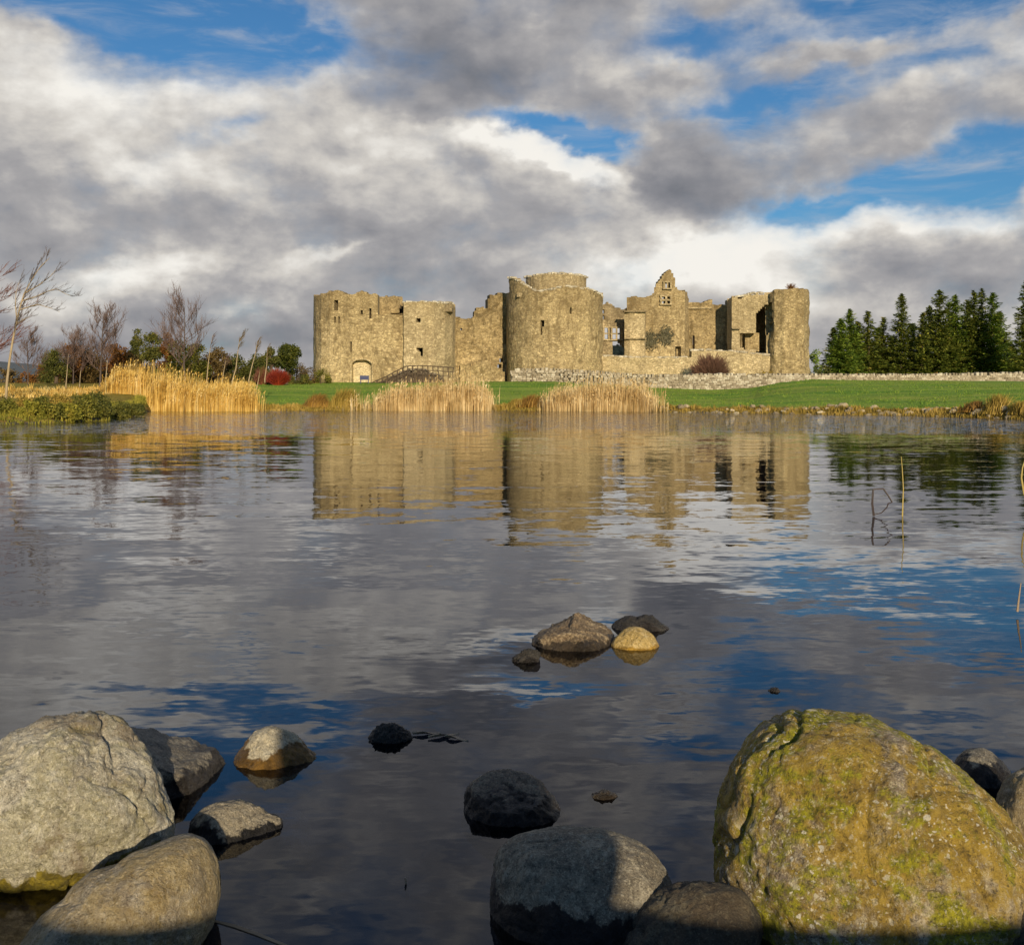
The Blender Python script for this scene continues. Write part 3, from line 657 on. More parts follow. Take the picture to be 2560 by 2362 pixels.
# ------------------------------------------------------------------ dry stone walls
def drystone(name, label, plan, top, bot, thick, seed, size=(0.30, 0.16), coping=True):
    rr = random.Random(seed)
    base = (PX(plan[0][0], plan[0][1]), plan[0][1], 1.5)
    t = thing(name, label, 'stone wall', base)
    body = MB(); cop = MB(); core = MB()
    px = plan[0][0]
    segs = []
    Xs = [PX(p[0], p[1]) for p in plan]
    x = Xs[0]
    def Yat(x): return lerp_tab(list(zip(Xs, [p[1] for p in plan])), x)
    row = 0; z = 0.9; zmax = 6
    while z < zmax:
        hz = size[1]*rr.uniform(0.75, 1.25)/1; x = Xs[0]+rr.random()*0.2; any_ = False
        while x < Xs[-1]:
            wx = size[0]*rr.uniform(0.6, 1.6); Y = Yat(x); px = 1280+F*x/Y
            zt_, zb_ = PZ(lerp_tab(top, px), Y), PZ(lerp_tab(bot, px), Y)-0.25
            if z+hz*0.7 < zt_:
                any_ = True
                if z > zb_: stone_mesh(body, (x+wx/2, Y+rr.uniform(-.05, .05), z+hz/2), (wx*0.56, thick*0.5, hz*0.58), rr)
            x += wx
        z += hz
        if not any_: break
    x = Xs[0]
    while x < Xs[-1] and coping:
        wx = rr.uniform(0.16, 0.34); Y = Yat(x); px = 1280+F*x/Y; zt_ = PZ(lerp_tab(top, px), Y)
        stone_mesh(cop, (x+wx/2, Y, zt_+0.02), (wx*0.5, thick*0.45, rr.uniform(0.11, 0.2)), rr, rr.uniform(-.3, .3)); x += wx*rr.uniform(0.95, 1.5)
    K = 60; vs = []
    for i in range(K+1):
        x = Xs[0]+(Xs[-1]-Xs[0])*i/K; Y = Yat(x); px = 1280+F*x/Y; zt_ = PZ(lerp_tab(top, px), Y)-0.12
        vs += [(x, Y-thick*0.3, 0.9), (x, Y-thick*0.3, zt_), (x, Y+thick*0.3, zt_), (x, Y+thick*0.3, 0.9)]
    core.v = vs; core.f = [(i*4+a, (i+1)*4+a, (i+1)*4+a+1, i*4+a+1) for i in range(K) for a in range(3)]
    body.build('stonework', M['drystone'], t, off=base); core.build('hearting', M['core'], t, off=base)
    if coping: cop.build('coping', M['drystone'], t, off=base)
    return t
drystone('boundary_wall', 'long pale dry stone boundary wall with rough coping along the top of the lawn',
     [(1276, 105.5), (1400, 104.5), (1500, 103), (1620, 101.5), (1800, 101), (1950, 101), (2200, 102), (2700, 104)],
     [(1276, 930), (1285, 926), (1375, 925), (1483, 931), (1617, 941), (1700, 939), (1775, 938), (2024, 939), (2280, 939), (2400, 937), (2700, 932)],
     [(1276, 948), (1388, 956), (1625, 974), (1780, 979), (1875, 979), (2700, 979)], 0.55, 21)

# ------------------------------------------------------------------ rubble heap at the round tower's foot, sign, posts
def tubeobj(name, pts, rad, mat, parent=None, sides=6, off=None):
    mb = MB(); mb.tube(pts, rad, sides); return mb.build(name, mat, parent, off=off)
Ysg = 103.5
sx = PX(911, Ysg); sz = H(sx, Ysg)
sg = thing('information_sign', 'small blue information board on two legs before the blocked arch', 'sign', (sx, Ysg, sz))
mb = MB(); mb.box((0, 0, 0.55), (0.42, 0.05, 0.20)); mb.build('panel', M['bluepaint'], sg)
for s_ in (-1, 1):
    mb = MB(); mb.box((s_*0.36, 0.08, 0.32), (0.035, 0.03, 0.42)); mb.build('leg', M['bluepaint'], sg)
Yp = 99.8; x = PX(1331, Yp)
mb = MB(); mb.tube([(0, 0, -0.2), (0, 0, 0.62), (0.01, 0, 0.70)], [0.055, 0.055, 0.04], 7)
o = mb.build('wooden_post', M['wood']); o.location = (x, Yp, H(x, Yp)); tag(o, 'short dark wooden post beside the path at the round tower', 'post')

# ------------------------------------------------------------------ foliage generators
def leaf_cloud(mb, rr, centres, n, size, flat=0.0, squash=1.0):
    """many leaf-sized faces gathered in clumps"""
    for k in range(n):
        c = rr.choice(centres); r = c[3]
        while True:
            u = [rr.uniform(-1, 1) for _ in range(3)]; d2 = u[0]**2+u[1]**2+u[2]**2
            if d2 < 1: break
        f_ = (0.55+0.45*rr.random())/math.sqrt(max(d2, 0.05)) if rr.random() < 0.6 else 1.0
        f_ = min(f_, 1.0/math.sqrt(max(d2, 1e-3)))
        p = Vector((c[0]+u[0]*r*f_+rr.gauss(0, .17)*r, c[1]+u[1]*r*f_+rr.gauss(0, .17)*r, max(0, c[2]+(u[2]*r*f_+rr.gauss(0, .17)*r)*squash)))
        a = Vector((rr.uniform(-1, 1), rr.uniform(-1, 1), rr.uniform(-1, 1)*(1-flat))).normalized()
        b_ = a.cross(Vector((rr.uniform(-1, 1), rr.uniform(-1, 1), rr.uniform(-1, 1)))).normalized()
        s = size*rr.uniform(0.5, 1.3)
        mb.add([p-a*s*0.5, p+b_*s*0.32, p+a*s*0.6, p-b_*s*0.30], [(0, 1, 2, 3)])
def shrub(name, label, cat, px, Y, z, wpx, hpx, matk, seed, n=900, leaf=0.16, group=None, squash=1.0, stems=True, depth=0.8, clumps=14):
    rr = random.Random(seed); X = PX(px, Y); Wd = wpx/F*Y; Hh = hpx/F*Y
    t = thing(name, label, cat, (X, Y, z), group)
    cs = []
    for k in range(clumps):
        a = rr.uniform(-1, 1); hgt = rr.random()
        lim = math.sqrt(max(0, 1-a*a*0.85))
        r = min(Wd, Hh)*rr.uniform(0.16, 0.28)
        cs.append((a*(Wd/2-r*0.8), rr.uniform(-1, 1)*(Wd/2*depth), max(r*0.5, hgt*(Hh*lim-r)), r))
    mb = MB(); leaf_cloud(mb, rr, cs, n, leaf, squash=squash); mb.build('foliage', matk if not isinstance(matk, str) else M[matk], t)
    if stems:
        mb = MB()
        for c in cs[:8]: mb.tube([(c[0]*0.15, c[1]*0.15, -0.15), (c[0]*0.6, c[1]*0.6, c[2]*0.55), (c[0], c[1], c[2])], [0.035, 0.025, 0.008], 4)
        mb.build('stem', M['bark'], t)
    return t
def twig_bush(name, label, cat, px, Y, z, wpx, hpx, matk, seed, n=500, group=None, r=0.012):
    rr = random.Random(seed); X = PX(px, Y); Wd = wpx/F*Y/2; Hh = hpx/F*Y
    t = thing(name, label, cat, (X, Y, z), group); mb = MB()
    for k in range(n):
        a = rr.uniform(0, 6.283); sp_ = rr.random()**0.6
        ex, ey = math.cos(a)*sp_*Wd*rr.uniform(.8, 1.1), math.sin(a)*sp_*Wd*0.8
        ez = Hh*math.sqrt(max(0.05, 1-sp_*sp_*0.8))*rr.uniform(0.35, 1.08)*(1+0.35*mn.noise(Vector((ex*1.6, ey*1.6, seed))))
        p0 = (ex*0.25, ey*0.25, -0.1); p1 = (ex*0.65+rr.uniform(-.1, .1), ey*0.65, ez*0.6); p2 = (ex+rr.uniform(-.1, .1), ey, ez)
        mb.tube([p0, p1, p2], [r*1.4, r, r*0.4], 3, cap=False)
        if rr.random() < 0.8: mb.tube([p1, (p1[0]+rr.uniform(-.3, .3), p1[1]+rr.uniform(-.3, .3), min(Hh, p1[2]+rr.uniform(.1, .5)))], [r*0.8, r*0.4], 3, cap=False)
    mb.build('stems', M[matk] if isinstance(matk, str) else matk, t); return t
def bare_tree(name, label, cat, path, Y, matb, matt, seed, r0=0.09, n_limb=14, limb=1.4, wind=0.25, up=0.6, start=0.35, twig=0.012, levels=3, group=None, spread=1.0, depth_lean=0.0, limbs=(), kids=5):
    """path: (column, row) points of the trunk from foot to tip at distance Y"""
    rr = random.Random(seed)
    pts = [Vector((PX(a, Y), Y+depth_lean*i/len(path), PZ(b_, Y))) for i, (a, b_) in enumerate(path)]
    base = pts[0].copy(); pts = [p-base for p in pts]
    t = thing(name, label, cat, tuple(base), group); tr = MB(); cr = MB()
    full = [pts[0]+Vector((0, 0, -0.25))]+pts
    n_ = len(full); tr.tube(full, [r0*(1-0.85*i/(n_-1)) for i in range(n_)], 8)
    L = [0]; 
    for a, b_ in zip(pts, pts[1:]): L.append(L[-1]+(b_-a).length)
    def at(s):
        d_ = s*L[-1]
        for i in range(len(pts)-1):
            if d_ <= L[i+1]: return pts[i].lerp(pts[i+1], (d_-L[i])/max(1e-6, L[i+1]-L[i])), (pts[i+1]-pts[i]).normalized()
        return pts[-1], (pts[-1]-pts[-2]).normalized()
    def br(p, d_, ln, r, lev):
        q = [p]; dd = d_.copy(); k = 4 if lev > 0 else 3
        for i in range(k):
            dd = (dd+Vector((rr.uniform(-.22, .22)+wind*0.25, rr.uniform(-.22, .22), rr.uniform(-.1, .15)+up*0.12))).normalized()
            q.append(q[-1]+dd*ln/k)
        (tr if lev >= 3 else cr).tube(q, [max(twig*0.5, r*(1-0.75*i/k)) for i in range(k+1)], 5 if lev >= 2 else 3, cap=False)
        if lev > 0:
            for _ in range(kids-1 if lev >= 2 else kids):
                j = rr.randint(1, k); side = Vector((rr.uniform(-1, 1)+wind, rr.uniform(-1, 1), rr.uniform(-.3, 1)*1.0+up*0.4)).normalized()
                br(q[j], (dd*0.9+side*0.8).normalized(), ln*rr.uniform(0.4, 0.65), max(twig, r*0.5), lev-1)
    for i in range(n_limb):
        s = start+(1-start)*(i+rr.random()*0.8)/n_limb; s = min(s, 0.985); p, d_ = at(s)
        a = rr.uniform(0, 6.283)
        side = Vector((math.cos(a)*spread+wind, math.sin(a)*spread, up+rr.uniform(-.1, .3))).normalized()
        br(p, side, limb*(1.05-0.6*s)*rr.uniform(0.7, 1.2), max(twig*1.3, r0*0.42*(1-s*0.7)), levels-1)
    for lm in limbs:
        q = [Vector((PX(a, Y), Y+0.12*i*(-1)**len(lm), PZ(b_, Y)))-base for i, (a, b_) in enumerate(lm)]
        tr.tube(q, [r0*0.45*(1-0.8*i/(len(q)-1)) for i in range(len(q))], 5, cap=False)
        for i in range(1, len(q)):
            for _ in range(4):
                dd = (q[i]-q[i-1]).normalized(); sd = Vector((rr.uniform(-1, 1)*spread+wind, rr.uniform(-1, 1), rr.uniform(-.5, 1))).normalized()
                br(q[i-1].lerp(q[i], rr.random()), (dd+sd*0.7).normalized(), limb*rr.uniform(.35, .7), twig*1.5, 1)
    tr.build('trunk', matb, t, smooth=True); cr.build('crown', matt, t)
    return t
def conifer(name, label, px, Y, toprow, wpx, seed, matk='conifer', z=2.15, group=None, foot=0.04, loose=1.0, dens=1.0):
    rr = random.Random(seed); X = PX(px, Y); Hh = PZ(toprow, Y)-z; Rm = wpx/F*Y/2*1.6
    t = thing(name, label, 'conifer', (X, Y, z), group)
    tr = MB(); lean = rr.uniform(-.2, .2)
    tr.tube([(0, 0, -0.3), (0.0, 0, Hh*0.5), (lean, 0, Hh*0.97)], [0.22, 0.13, 0.02], 7); tr.build('trunk', M['bark'], t)
    mb = MB(); nb = int(380*dens)
    for k in range(nb):
        s = foot+(1-foot)*(k+rr.random())/nb; zz = s*Hh
        prof = (1-s**1.25)**0.95*(0.60+0.40*min(1, s*6+0.4)); lob = 1+0.32*mn.noise(Vector((s*7, seed*1.7, 0)))
        L = Rm*prof*lob*rr.uniform(0.5, 1.15)*(1.15 if rr.random() < 0.15*loose else 1)+0.18
        a = rr.uniform(0, 6.283); ca, sa = math.cos(a), math.sin(a); droop = rr.uniform(-.28, .12) if s < 0.8 else rr.uniform(.2, .9)
        ns = max(6, int(L*13))
        for j in range(ns):
            f_ = (j+rr.random())/ns; w_ = (0.14+0.34*f_*(1-f_)*2)*min(1.0, L)
            px_, py_ = ca*L*f_, sa*L*f_; off = rr.uniform(-1, 1)*w_*1.3
            p = Vector((px_-sa*off+lean*s, py_+ca*off, zz+droop*L*f_+0.22*L*f_*f_+rr.uniform(-.16, .16)))
            dd = Vector((ca+rr.uniform(-.7, .7), sa+rr.uniform(-.7, .7), rr.uniform(-.35, .35))).normalized()
            n_ = dd.cross(Vector((rr.uniform(-.6, .6), rr.uniform(-.6, .6), 1))).normalized(); sz_ = rr.uniform(0.22, 0.55)
            mb.add([p-dd*sz_*0.5, p+n_*sz_*0.28, p+dd*sz_*0.7, p-n_*sz_*0.26], [(0, 1, 2, 3)])
    mb.build('crown', M[matk], t)
    return t

# ------------------------------------------------------------------ conifers right of the castle
con = [
 (2104, 146, 800, 62, 'conifer_fresh', 'rounded lighter conifer, first of the row right of the castle'),
 (2124, 150, 776, 66, 'conifer_fresh', 'green pointed conifer second from the castle end of the row'),
 (2172, 151, 780, 58, 'conifer', 'narrow pointed conifer between the low rounded trees and the tall thin spire'),
 (2206, 152, 797, 44, 'conifer', 'small short conifer just left of the tall thin spire tree'),
 (2252, 150, 737, 66, 'conifer', 'tall thin spire-topped conifer standing proud with sky on both sides'),
 (2305, 148, 785, 54, 'conifer', 'shorter conifer in the gap right of the thin spire tree'),
 (2348, 149, 727, 96, 'conifer', 'broad tall dark conifer left in the dense right-hand clump'),
 (2390, 150, 741, 84, 'conifer_fresh', 'bright green conifer in the middle of the dense clump'),
 (2438, 149, 730, 80, 'conifer', 'ragged topped conifer with two leaders in the dense clump'),
 (2456, 152, 724, 60, 'conifer', 'highest pointed conifer at the back of the dense clump'),
 (2480, 149, 735, 88, 'conifer_fresh', 'fresh green conifer ending the dense clump beside the sky gap'),
 (2562, 140, 706, 70, 'conifer', 'dark narrow conifer alone at the right edge of the view'),
 (2530, 150, 868, 60, 'conifer', 'low dark conifer at the foot of the lone right-edge tree'),
 (2088, 153, 822, 60, 'conifer', 'half hidden conifer at the very start of the row beside the end tower'), (2146, 157, 806, 74, 'conifer', 'half hidden conifer behind the two at the castle end'),
 (2192, 158, 822, 74, 'conifer_fresh', 'half hidden conifer behind the small short one'), (2228, 158, 842, 70, 'conifer', 'low conifer tucked against the left foot of the tall thin spire tree'),
 (2282, 157, 812, 80, 'conifer_fresh', 'fresh conifer hugging the right side of the tall thin spire tree'), (2322, 156, 768, 80, 'conifer', 'conifer forming the left shoulder of the dense clump'),
 (2370, 157, 758, 90, 'conifer', 'back conifer between broad dark and bright green ones in the clump'), (2418, 158, 752, 90, 'conifer', 'back conifer between bright green and two-leader ones in the clump'),
 (2500, 156, 782, 80, 'conifer', 'conifer on the right shoulder of the dense clump'), (2574, 150, 800, 60, 'conifer', 'lower conifer right behind the lone one at the right edge')]
for i, (px, Y, tr_, wd, mk, lb) in enumerate(con):
    conifer('conifer', lb, px, Y, tr_, wd, 100+i, mk, group='conifers behind the boundary wall', dens=1.0 if wd > 60 else 0.8)
shrub('hedge_bush', 'dark low bush between the end tower and the first conifer', 'bush', 2054, 135, 2.1, 70, 62, 'darkleaf', 31, 1800, 0.26)
shrub('hedge_bush', 'sunlit green bush crown hard against the right side of the end tower', 'bush', 2040, 142, 2.1, 50, 92, 'conifer_fresh', 32, 1500, 0.26)
for i, (px, wd) in enumerate([(2150, 60), (2230, 70), (2340, 60), (2415, 70), (2490, 70)]):
    shrub('undergrowth_bush', ['brown low bush under the pointed conifer', 'brown low bush beneath the thin spire tree', 'ochre low bush under the broad dark conifer', 'ochre low bush below the two-leader conifer', 'brown low bush below the last fresh green conifer'][i],
          'bush', px, 125, 2.1, wd, 30, 'brownleaf' if i % 2 else 'ochre', 40+i, 500, 0.2, group='low bushes under the conifers')
for i, (px, Y, tr_, wd) in enumerate([(2350, 175, 830, 130), (2180, 175, 850, 120), (2450, 178, 820, 140)]):
    shrub('background_tree', ['dark tree mass filling between the clump trunks', 'dark tree behind the short conifers', 'dark tree behind the right end of the clump'][i], 'tree', px, Y, 2.1, wd, 940-tr_, 'conifer', 60+i, 2600, 0.4, clumps=24)

# ------------------------------------------------------------------ trees and bushes on the left
bare_tree('birch_tree', 'leaning bare birch with wind-swept twigs at the left edge', 'birch',
    [(14, 1003), (18, 950), (24, 900), (32, 850), (42, 803), (50, 768), (60, 735), (80, 698), (100, 668), (124, 645)], 50, M['birch'], M['barkpurple'], 71, 0.070, 20, 0.80, 0.40, 0.85, 0.42, 0.007, 3, spread=0.5, limbs=([(55, 752), (85, 742), (112, 728), (132, 720), (152, 732), (166, 738)], [(48, 775), (75, 768), (100, 762), (135, 772), (160, 782)], [(42, 800), (36, 765), (34, 730), (40, 700)], [(62, 733), (95, 712), (120, 690), (135, 668)], [(40, 812), (60, 800), (80, 792)]))
o = bare_tree('red_twig_tree', 'reddish-twigged bare tree reaching in from beyond the left edge', 'tree',
    [(-75, 990), (-70, 900), (-60, 830), (-55, 770), (-50, 720)], 55, M['bark'], M['maroon'], 72, 0.10, 24, 2.6, 0.35, 0.3, 0.2, 0.012, 3, kids=6)
bare_tree('bare_tree', 'small purple bare tree just right of the leaning birch', 'tree', [(70, 955), (70, 915), (68, 880), (70, 840)], 80, M['barkpurple'], M['purple'], 73, 0.06, 20, 1.5, 0.1, 0.5, 0.2, 0.010, 3, kids=8)
bare_tree('bare_tree', 'upright purple bare tree with a spire top above the hedge', 'tree', [(250, 965), (252, 920), (254, 870), (257, 820), (262, 782)], 84, M['barkpurple'], M['purple'], 74, 0.10, 30, 2.3, 0.0, 0.55, 0.18, 0.0105, 3, kids=8)
bare_tree('bare_tree', 'tallest purple bare tree over the golden reeds', 'tree', [(462, 960), (460, 910), (461, 860), (462, 810), (460, 768)], 84, M['barkpurple'], M['purple'], 75, 0.10, 30, 2.5, 0.0, 0.6, 0.2, 0.0105, 3, kids=8)
bare_tree('bare_tree', 'low bare tree among the hedge left of the reeds', 'tree', [(183, 955), (184, 915), (186, 880), (187, 848)], 90, M['barkpurple'], M['purple'], 76, 0.07, 24, 2.2, 0.0, 0.5, 0.2, 0.0105, 3, kids=8)
thin = [([(165, 962), (168, 925), (171, 886)], 'straight pale trunk with no crown left of the hedge trees'),
        ([(199, 962), (201, 935), (203, 918)], 'short pale sapling before the dark hedge'),
        ([(263, 962), (266, 930), (268, 905), (270, 892)], 'slim pale sapling right beside the spire-topped bare tree'),
        ([(517, 952), (520, 915), (524, 880), (532, 838)], 'pale sapling rising over the reeds right of the tallest bare tree'),
        ([(555, 956), (560, 925), (566, 893)], 'short slanting sapling in the middle of the reed row'),
        ([(580, 955), (590, 920), (594, 885), (598, 855), (612, 832)], 'pale birch sapling with its dark tuft blown to the right'),
        ([(622, 950), (630, 915), (638, 885), (644, 852)], 'leaning sapling with a brown tuft near the evergreen'),
        ([(662, 948), (667, 910), (668, 872)], 'thin sapling in front of the dark evergreen'),
        ([(640, 978), (646, 950), (650, 925)], 'low pale sapling beside the red bush'),
        ([(458, 985), (462, 950), (472, 920)], 'yellowish sapling inside the reed bed')]
for i, (pth, lb) in enumerate(thin):
    bare_tree('sapling', lb, 'sapling', pth, 74, M['birch'], M['purple'] if i < 5 else M['brownleaf'], 80+i, 0.055, 9 if i not in (5, 6) else 16, 0.75, 0.5, 0.9, 0.62, 0.012, 2, group='pale saplings behind the reeds', spread=0.5)
def leafy_tree(name, label, px, Y, row_top, wpx, matk, seed, n=1800, leaf=0.24, trunk=True, zb=2.1, low=0.35, group=None, cl=16, shape=1.0):
    rr = random.Random(seed); X = PX(px, Y); Hh = PZ(row_top, Y)-zb; Wd = wpx/F*Y/2
    t = thing(name, label, 'tree', (X, Y, zb), group); cs = []
    for k in range(cl):
        u = rr.uniform(-1, 1); v_ = rr.random(); r = min(Wd, Hh/2)*rr.uniform(0.28, 0.42)
        wl = math.sqrt(max(0.05, 1-(2*v_-0.8)**2*0.55*shape))
        cs.append((u*(Wd-r)*wl, rr.uniform(-1, 1)*(Wd-r)*wl, Hh*low+v_*(Hh*(1-low)-r), r))
    cs.append((0, 0, Hh-Wd*0.35, Wd*0.35))
    mb = MB(); leaf_cloud(mb, rr, cs, n, leaf, squash=0.85); mb.build('crown', M[matk], t)
    mb = MB(); mb.tube([(0, 0, -0.2), (0.1, 0, Hh*0.4), (0.0, 0, Hh*0.8)], [0.16, 0.12, 0.04], 7)
    for c in cs[:7]: mb.tube([(0.05, 0, Hh*0.35), (c[0]*0.5, c[1]*0.5, (Hh*0.35+c[2])/2), (c[0], c[1], c[2])], [0.08, 0.05, 0.02], 5)
    mb.build('trunk', M['bark'], t); return t
leafy_tree('evergreen_tree', 'rounded dark evergreen oak left of the castle', 716, 100, 856, 84, 'evergreen', 91, 5200, 0.20, low=0.42, cl=22)
LT = [(140, 92, 872, 74, 'darkleaf', 'dark green tree at the left end of the far hedge'), (185, 95, 862, 60, 'rust', 'rusty crowned tree in the far hedge'), (222, 96, 868, 66, 'brownleaf', 'brown crowned tree behind the upright bare tree'),
      (290, 95, 862, 60, 'rust', 'russet tree right of the upright bare tree'), (344, 97, 826, 40, 'darkleaf', 'narrow grey-green conical tree in the hedge'), (382, 92, 834, 50, 'darkleaf', 'dark green pointed tree left of the orange-brown one'),
      (418, 92, 836, 46, 'rust', 'orange-brown tree left of the tallest bare tree'), (450, 90, 852, 80, 'olive', 'olive tree behind the tallest bare tree'), (492, 92, 862, 60, 'olive', 'olive brown tree right of the tallest bare tree'), (545, 96, 868, 60, 'brownleaf', 'brown tree above the reed row middle'),
      (590, 98, 885, 60, 'darkleaf', 'dark low tree behind the blown birch sapling'), (640, 98, 888, 50, 'darkleaf', 'dark low tree behind the leaning sapling'), (676, 99, 872, 44, 'darkleaf', 'dark narrow tree touching the evergreen'), (320, 96, 880, 70, 'brownleaf', 'low brown tree between conical tree and bare tree')]
for i, (px, Y, tr_, wd, mk, lb) in enumerate(LT):
    leafy_tree('hedgerow_tree', lb, px, Y, tr_-6, wd*1.35, mk, 300+i, 3600, 0.17, low=0.0, cl=26, group='trees of the far left hedgerow')
for i in range(11):
    px = 120+i*52
    shrub('hedge_tree', 'mixed brown and green growth filling the far hedgerow', 'hedge', px, 104+(i % 3)*1.5, 2.0, 84, random.Random(70+i).uniform(62, 84), ['rust', 'brownleaf', 'olive', 'brownleaf'][i % 4], 800+i, 2400, 0.18, group='tall hedgerow growth', stems=False, clumps=24)
# low hedge band under those trees
for i in range(16):
    px = 15+i*43
    shrub('hedge', 'low brown hedge growth along the back of the golden meadow', 'hedge', px, 101+(i % 3), 2.0, 66, random.Random(i).uniform(30, 48), ['brownleaf', 'rust', 'brownleaf', 'darkleaf'][i % 4], 330+i, 800, 0.2, group='hedge growth behind the meadow', stems=False)
twig_bush('dogwood_bush', 'bright red dogwood bush left of the castle', 'bush', 695, 96, 1.85, 68, 42, 'redtwig', 95, 1500, r=0.014)
twig_bush('dogwood_bush', 'dull red twiggy growth left of the bright dogwood', 'bush', 655, 97, 1.9, 50, 42, 'maroon', 97, 700, r=0.014)
CB = [(740, 103, 66, 56, 'brownleaf', 'brown-green bush between the dogwood and the castle'), (772, 104, 50, 46, 'brownleaf', 'tangled brown bush touching the corner tower'), (806, 103.5, 42, 44, 'olive', 'pale rounded bush in front of the corner tower'), (758, 99.5, 50, 28, 'darkleaf', 'low dark bush under the brown bushes'), (725, 101, 36, 44, 'darkleaf', 'shaded bush at the foot of the evergreen')]
for i, (px, Y, wd, h_, mk, lb) in enumerate(CB):
    shrub('castle_bush', lb, 'bush', px, Y, H(PX(px, Y), Y), wd, h_, mk, 350+i, 1700, 0.13)
# bramble mound before the faceted tower
mbx = PX(1035, 105); t = thing('bramble_mound', 'low domed mound of dark brambles and loose stone before the faceted tower', 'mound', (mbx, 105, 1.9)); rr = random.Random(9)
mb = MB()
for k in range(420):
    u = rr.uniform(-1, 1); hgt = 1.55*(1-u*u)**0.8
    if u < 0: hgt *= (1-0.35*abs(u))
    z = rr.random()*hgt; stone_mesh(mb, (u*3.3, rr.uniform(-.6, .6), z), (rr.uniform(.08, .2), rr.uniform(.1, .2), rr.uniform(.06, .12)), rr, rr.random()*3)
mb.build('stones', M['rubble'], t); mb = MB()
for k in range(300):
    u = rr.uniform(-1.05, 1.05); hgt = 1.7*max(0.05, 1-u*u)**0.8*rr.uniform(0.5, 1.05); x0 = u*3.4
    mb.tube([(x0, -0.7, -0.1), (x0+rr.uniform(-.4, .4), -0.8, hgt*0.7), (x0+rr.uniform(-1, 1), -0.7+rr.uniform(-.2, .5), hgt)], [0.018, 0.014, 0.006], 3, cap=False)
mb.build('bramble_stems', M['bark'], t)
rl = thing('timber_railing', 'dark low timber footbridge railing rising over the mound before the faceted tower', 'railing', (mbx, 104.1, 1.9))
rlp = [(-4.0, 0.15), (-2.6, 0.75), (-1.5, 1.35), (-0.6, 1.75), (0.6, 1.8), (2.2, 1.72), (3.9, 1.6)]
for dz in (0.0, -0.42, -0.85):
    mb = MB(); mb.tube([(x_, 0, max(z_+dz, 0.05)) for x_, z_ in rlp], 0.035 if dz else 0.05, 5); mb.build('rail', M['darkwood'], rl)
for k in range(17):
    x_ = -3.9+7.7*k/16; z_ = lerp_tab(rlp, x_); mb = MB(); mb.box((x_, 0.03, z_/2-0.1), (0.045, 0.045, z_/2+0.12)); mb.build('post', M['darkwood'], rl)
twig_bush('brown_bush', 'round red-brown twiggy bush in front of the low curtain wall', 'bush', 1776, 108, 2.5, 108, 62, simple('red brown twigs', (0.13, 0.065, 0.04), 0.9, 0.4), 96, 2600, r=0.02)
shrub('thicket_bush', 'ochre grassy bush at the foot of the end tower', 'bush', 1925, 109.5, 2.2, 70, 40, 'bankgrass', 372, 900, 0.16)
ztw = PZ(722, 115)
twig_bush('wall_shrub', 'small twiggy shrub sprouting on top of the end tower', 'shrub', 1977, 114, PZ(724, 114), 34, 16, 'rust', 98, 90, r=0.014)
for i, (px, py, w_, h_, lb) in enumerate([(1625, 850, 40, 44, 'grey-green ivy patch on the gable block, left half'), (1665, 840, 32, 46, 'grey-green ivy patch on the gable block, right half')]):
    rr = random.Random(400+i); Yv = Yi-1.35; mb = MB(); X0, Z0 = PX(px, Yv), PZ(py, Yv)
    for k in range(330):
        a = rr.gauss(0, 0.5); c_ = rr.gauss(0, 0.4)
        if a*a+c_*c_ > 1: continue
        p = Vector((a*w_/F*Yv/1.6, rr.uniform(-.12, .05), c_*h_/F*Yv/1.6)); dd = Vector((rr.uniform(-1, 1), rr.uniform(-.4, .1), rr.uniform(-1, 1))).normalized(); q = dd.cross(Vector((rr.uniform(-.3, .3), 1, .2))).normalized(); s = rr.uniform(.06, .15)
        mb.add([p-dd*s, p+q*s*.6, p+dd*s, p-q*s*.6], [(0, 1, 2, 3)])
    o = mb.build('ivy', M['ivy']); o.location = (X0, Yv, Z0); tag(o, lb, 'ivy')

# ------------------------------------------------------------------ reeds and bank growth (nobody could count them)
def blades(mb, rr, x, y, z, h, w_, lean, plume=False, side=0.0):
    a = rr.uniform(0, math.pi); cx, sx_ = math.cos(a)*w_/2, math.sin(a)*w_/2
    lx = lean*h*rr.uniform(0.3, 1.0)+rr.gauss(0, 0.05)*h; ly = rr.gauss(0, 0.06)*h
    q = []
    for f_, ww in ((0, 1), (0.5, 0.85), (1, 0.15)):
        xx = x+lx*f_*f_; yv = y+ly*f_*f_; zz = z+h*f_
        q += [(xx-cx*ww, yv-sx_*ww, zz), (xx+cx*ww, yv+sx_*ww, zz)]
    mb.add(q, [(0, 1, 3, 2), (2, 3, 5, 4)])
    if plume:
        px_, py_, pz_ = x+lx, y+ly, z+h; s = rr.uniform(0.08, 0.17)
        mb.add([(px_-0.02, py_, pz_-s*0.9), (px_+0.03, py_+0.02, pz_-s*0.4), (px_+0.045, py_, pz_+s*0.5), (px_-0.02, py_-0.02, pz_-s*0.1)], [(0, 1, 2, 3)])
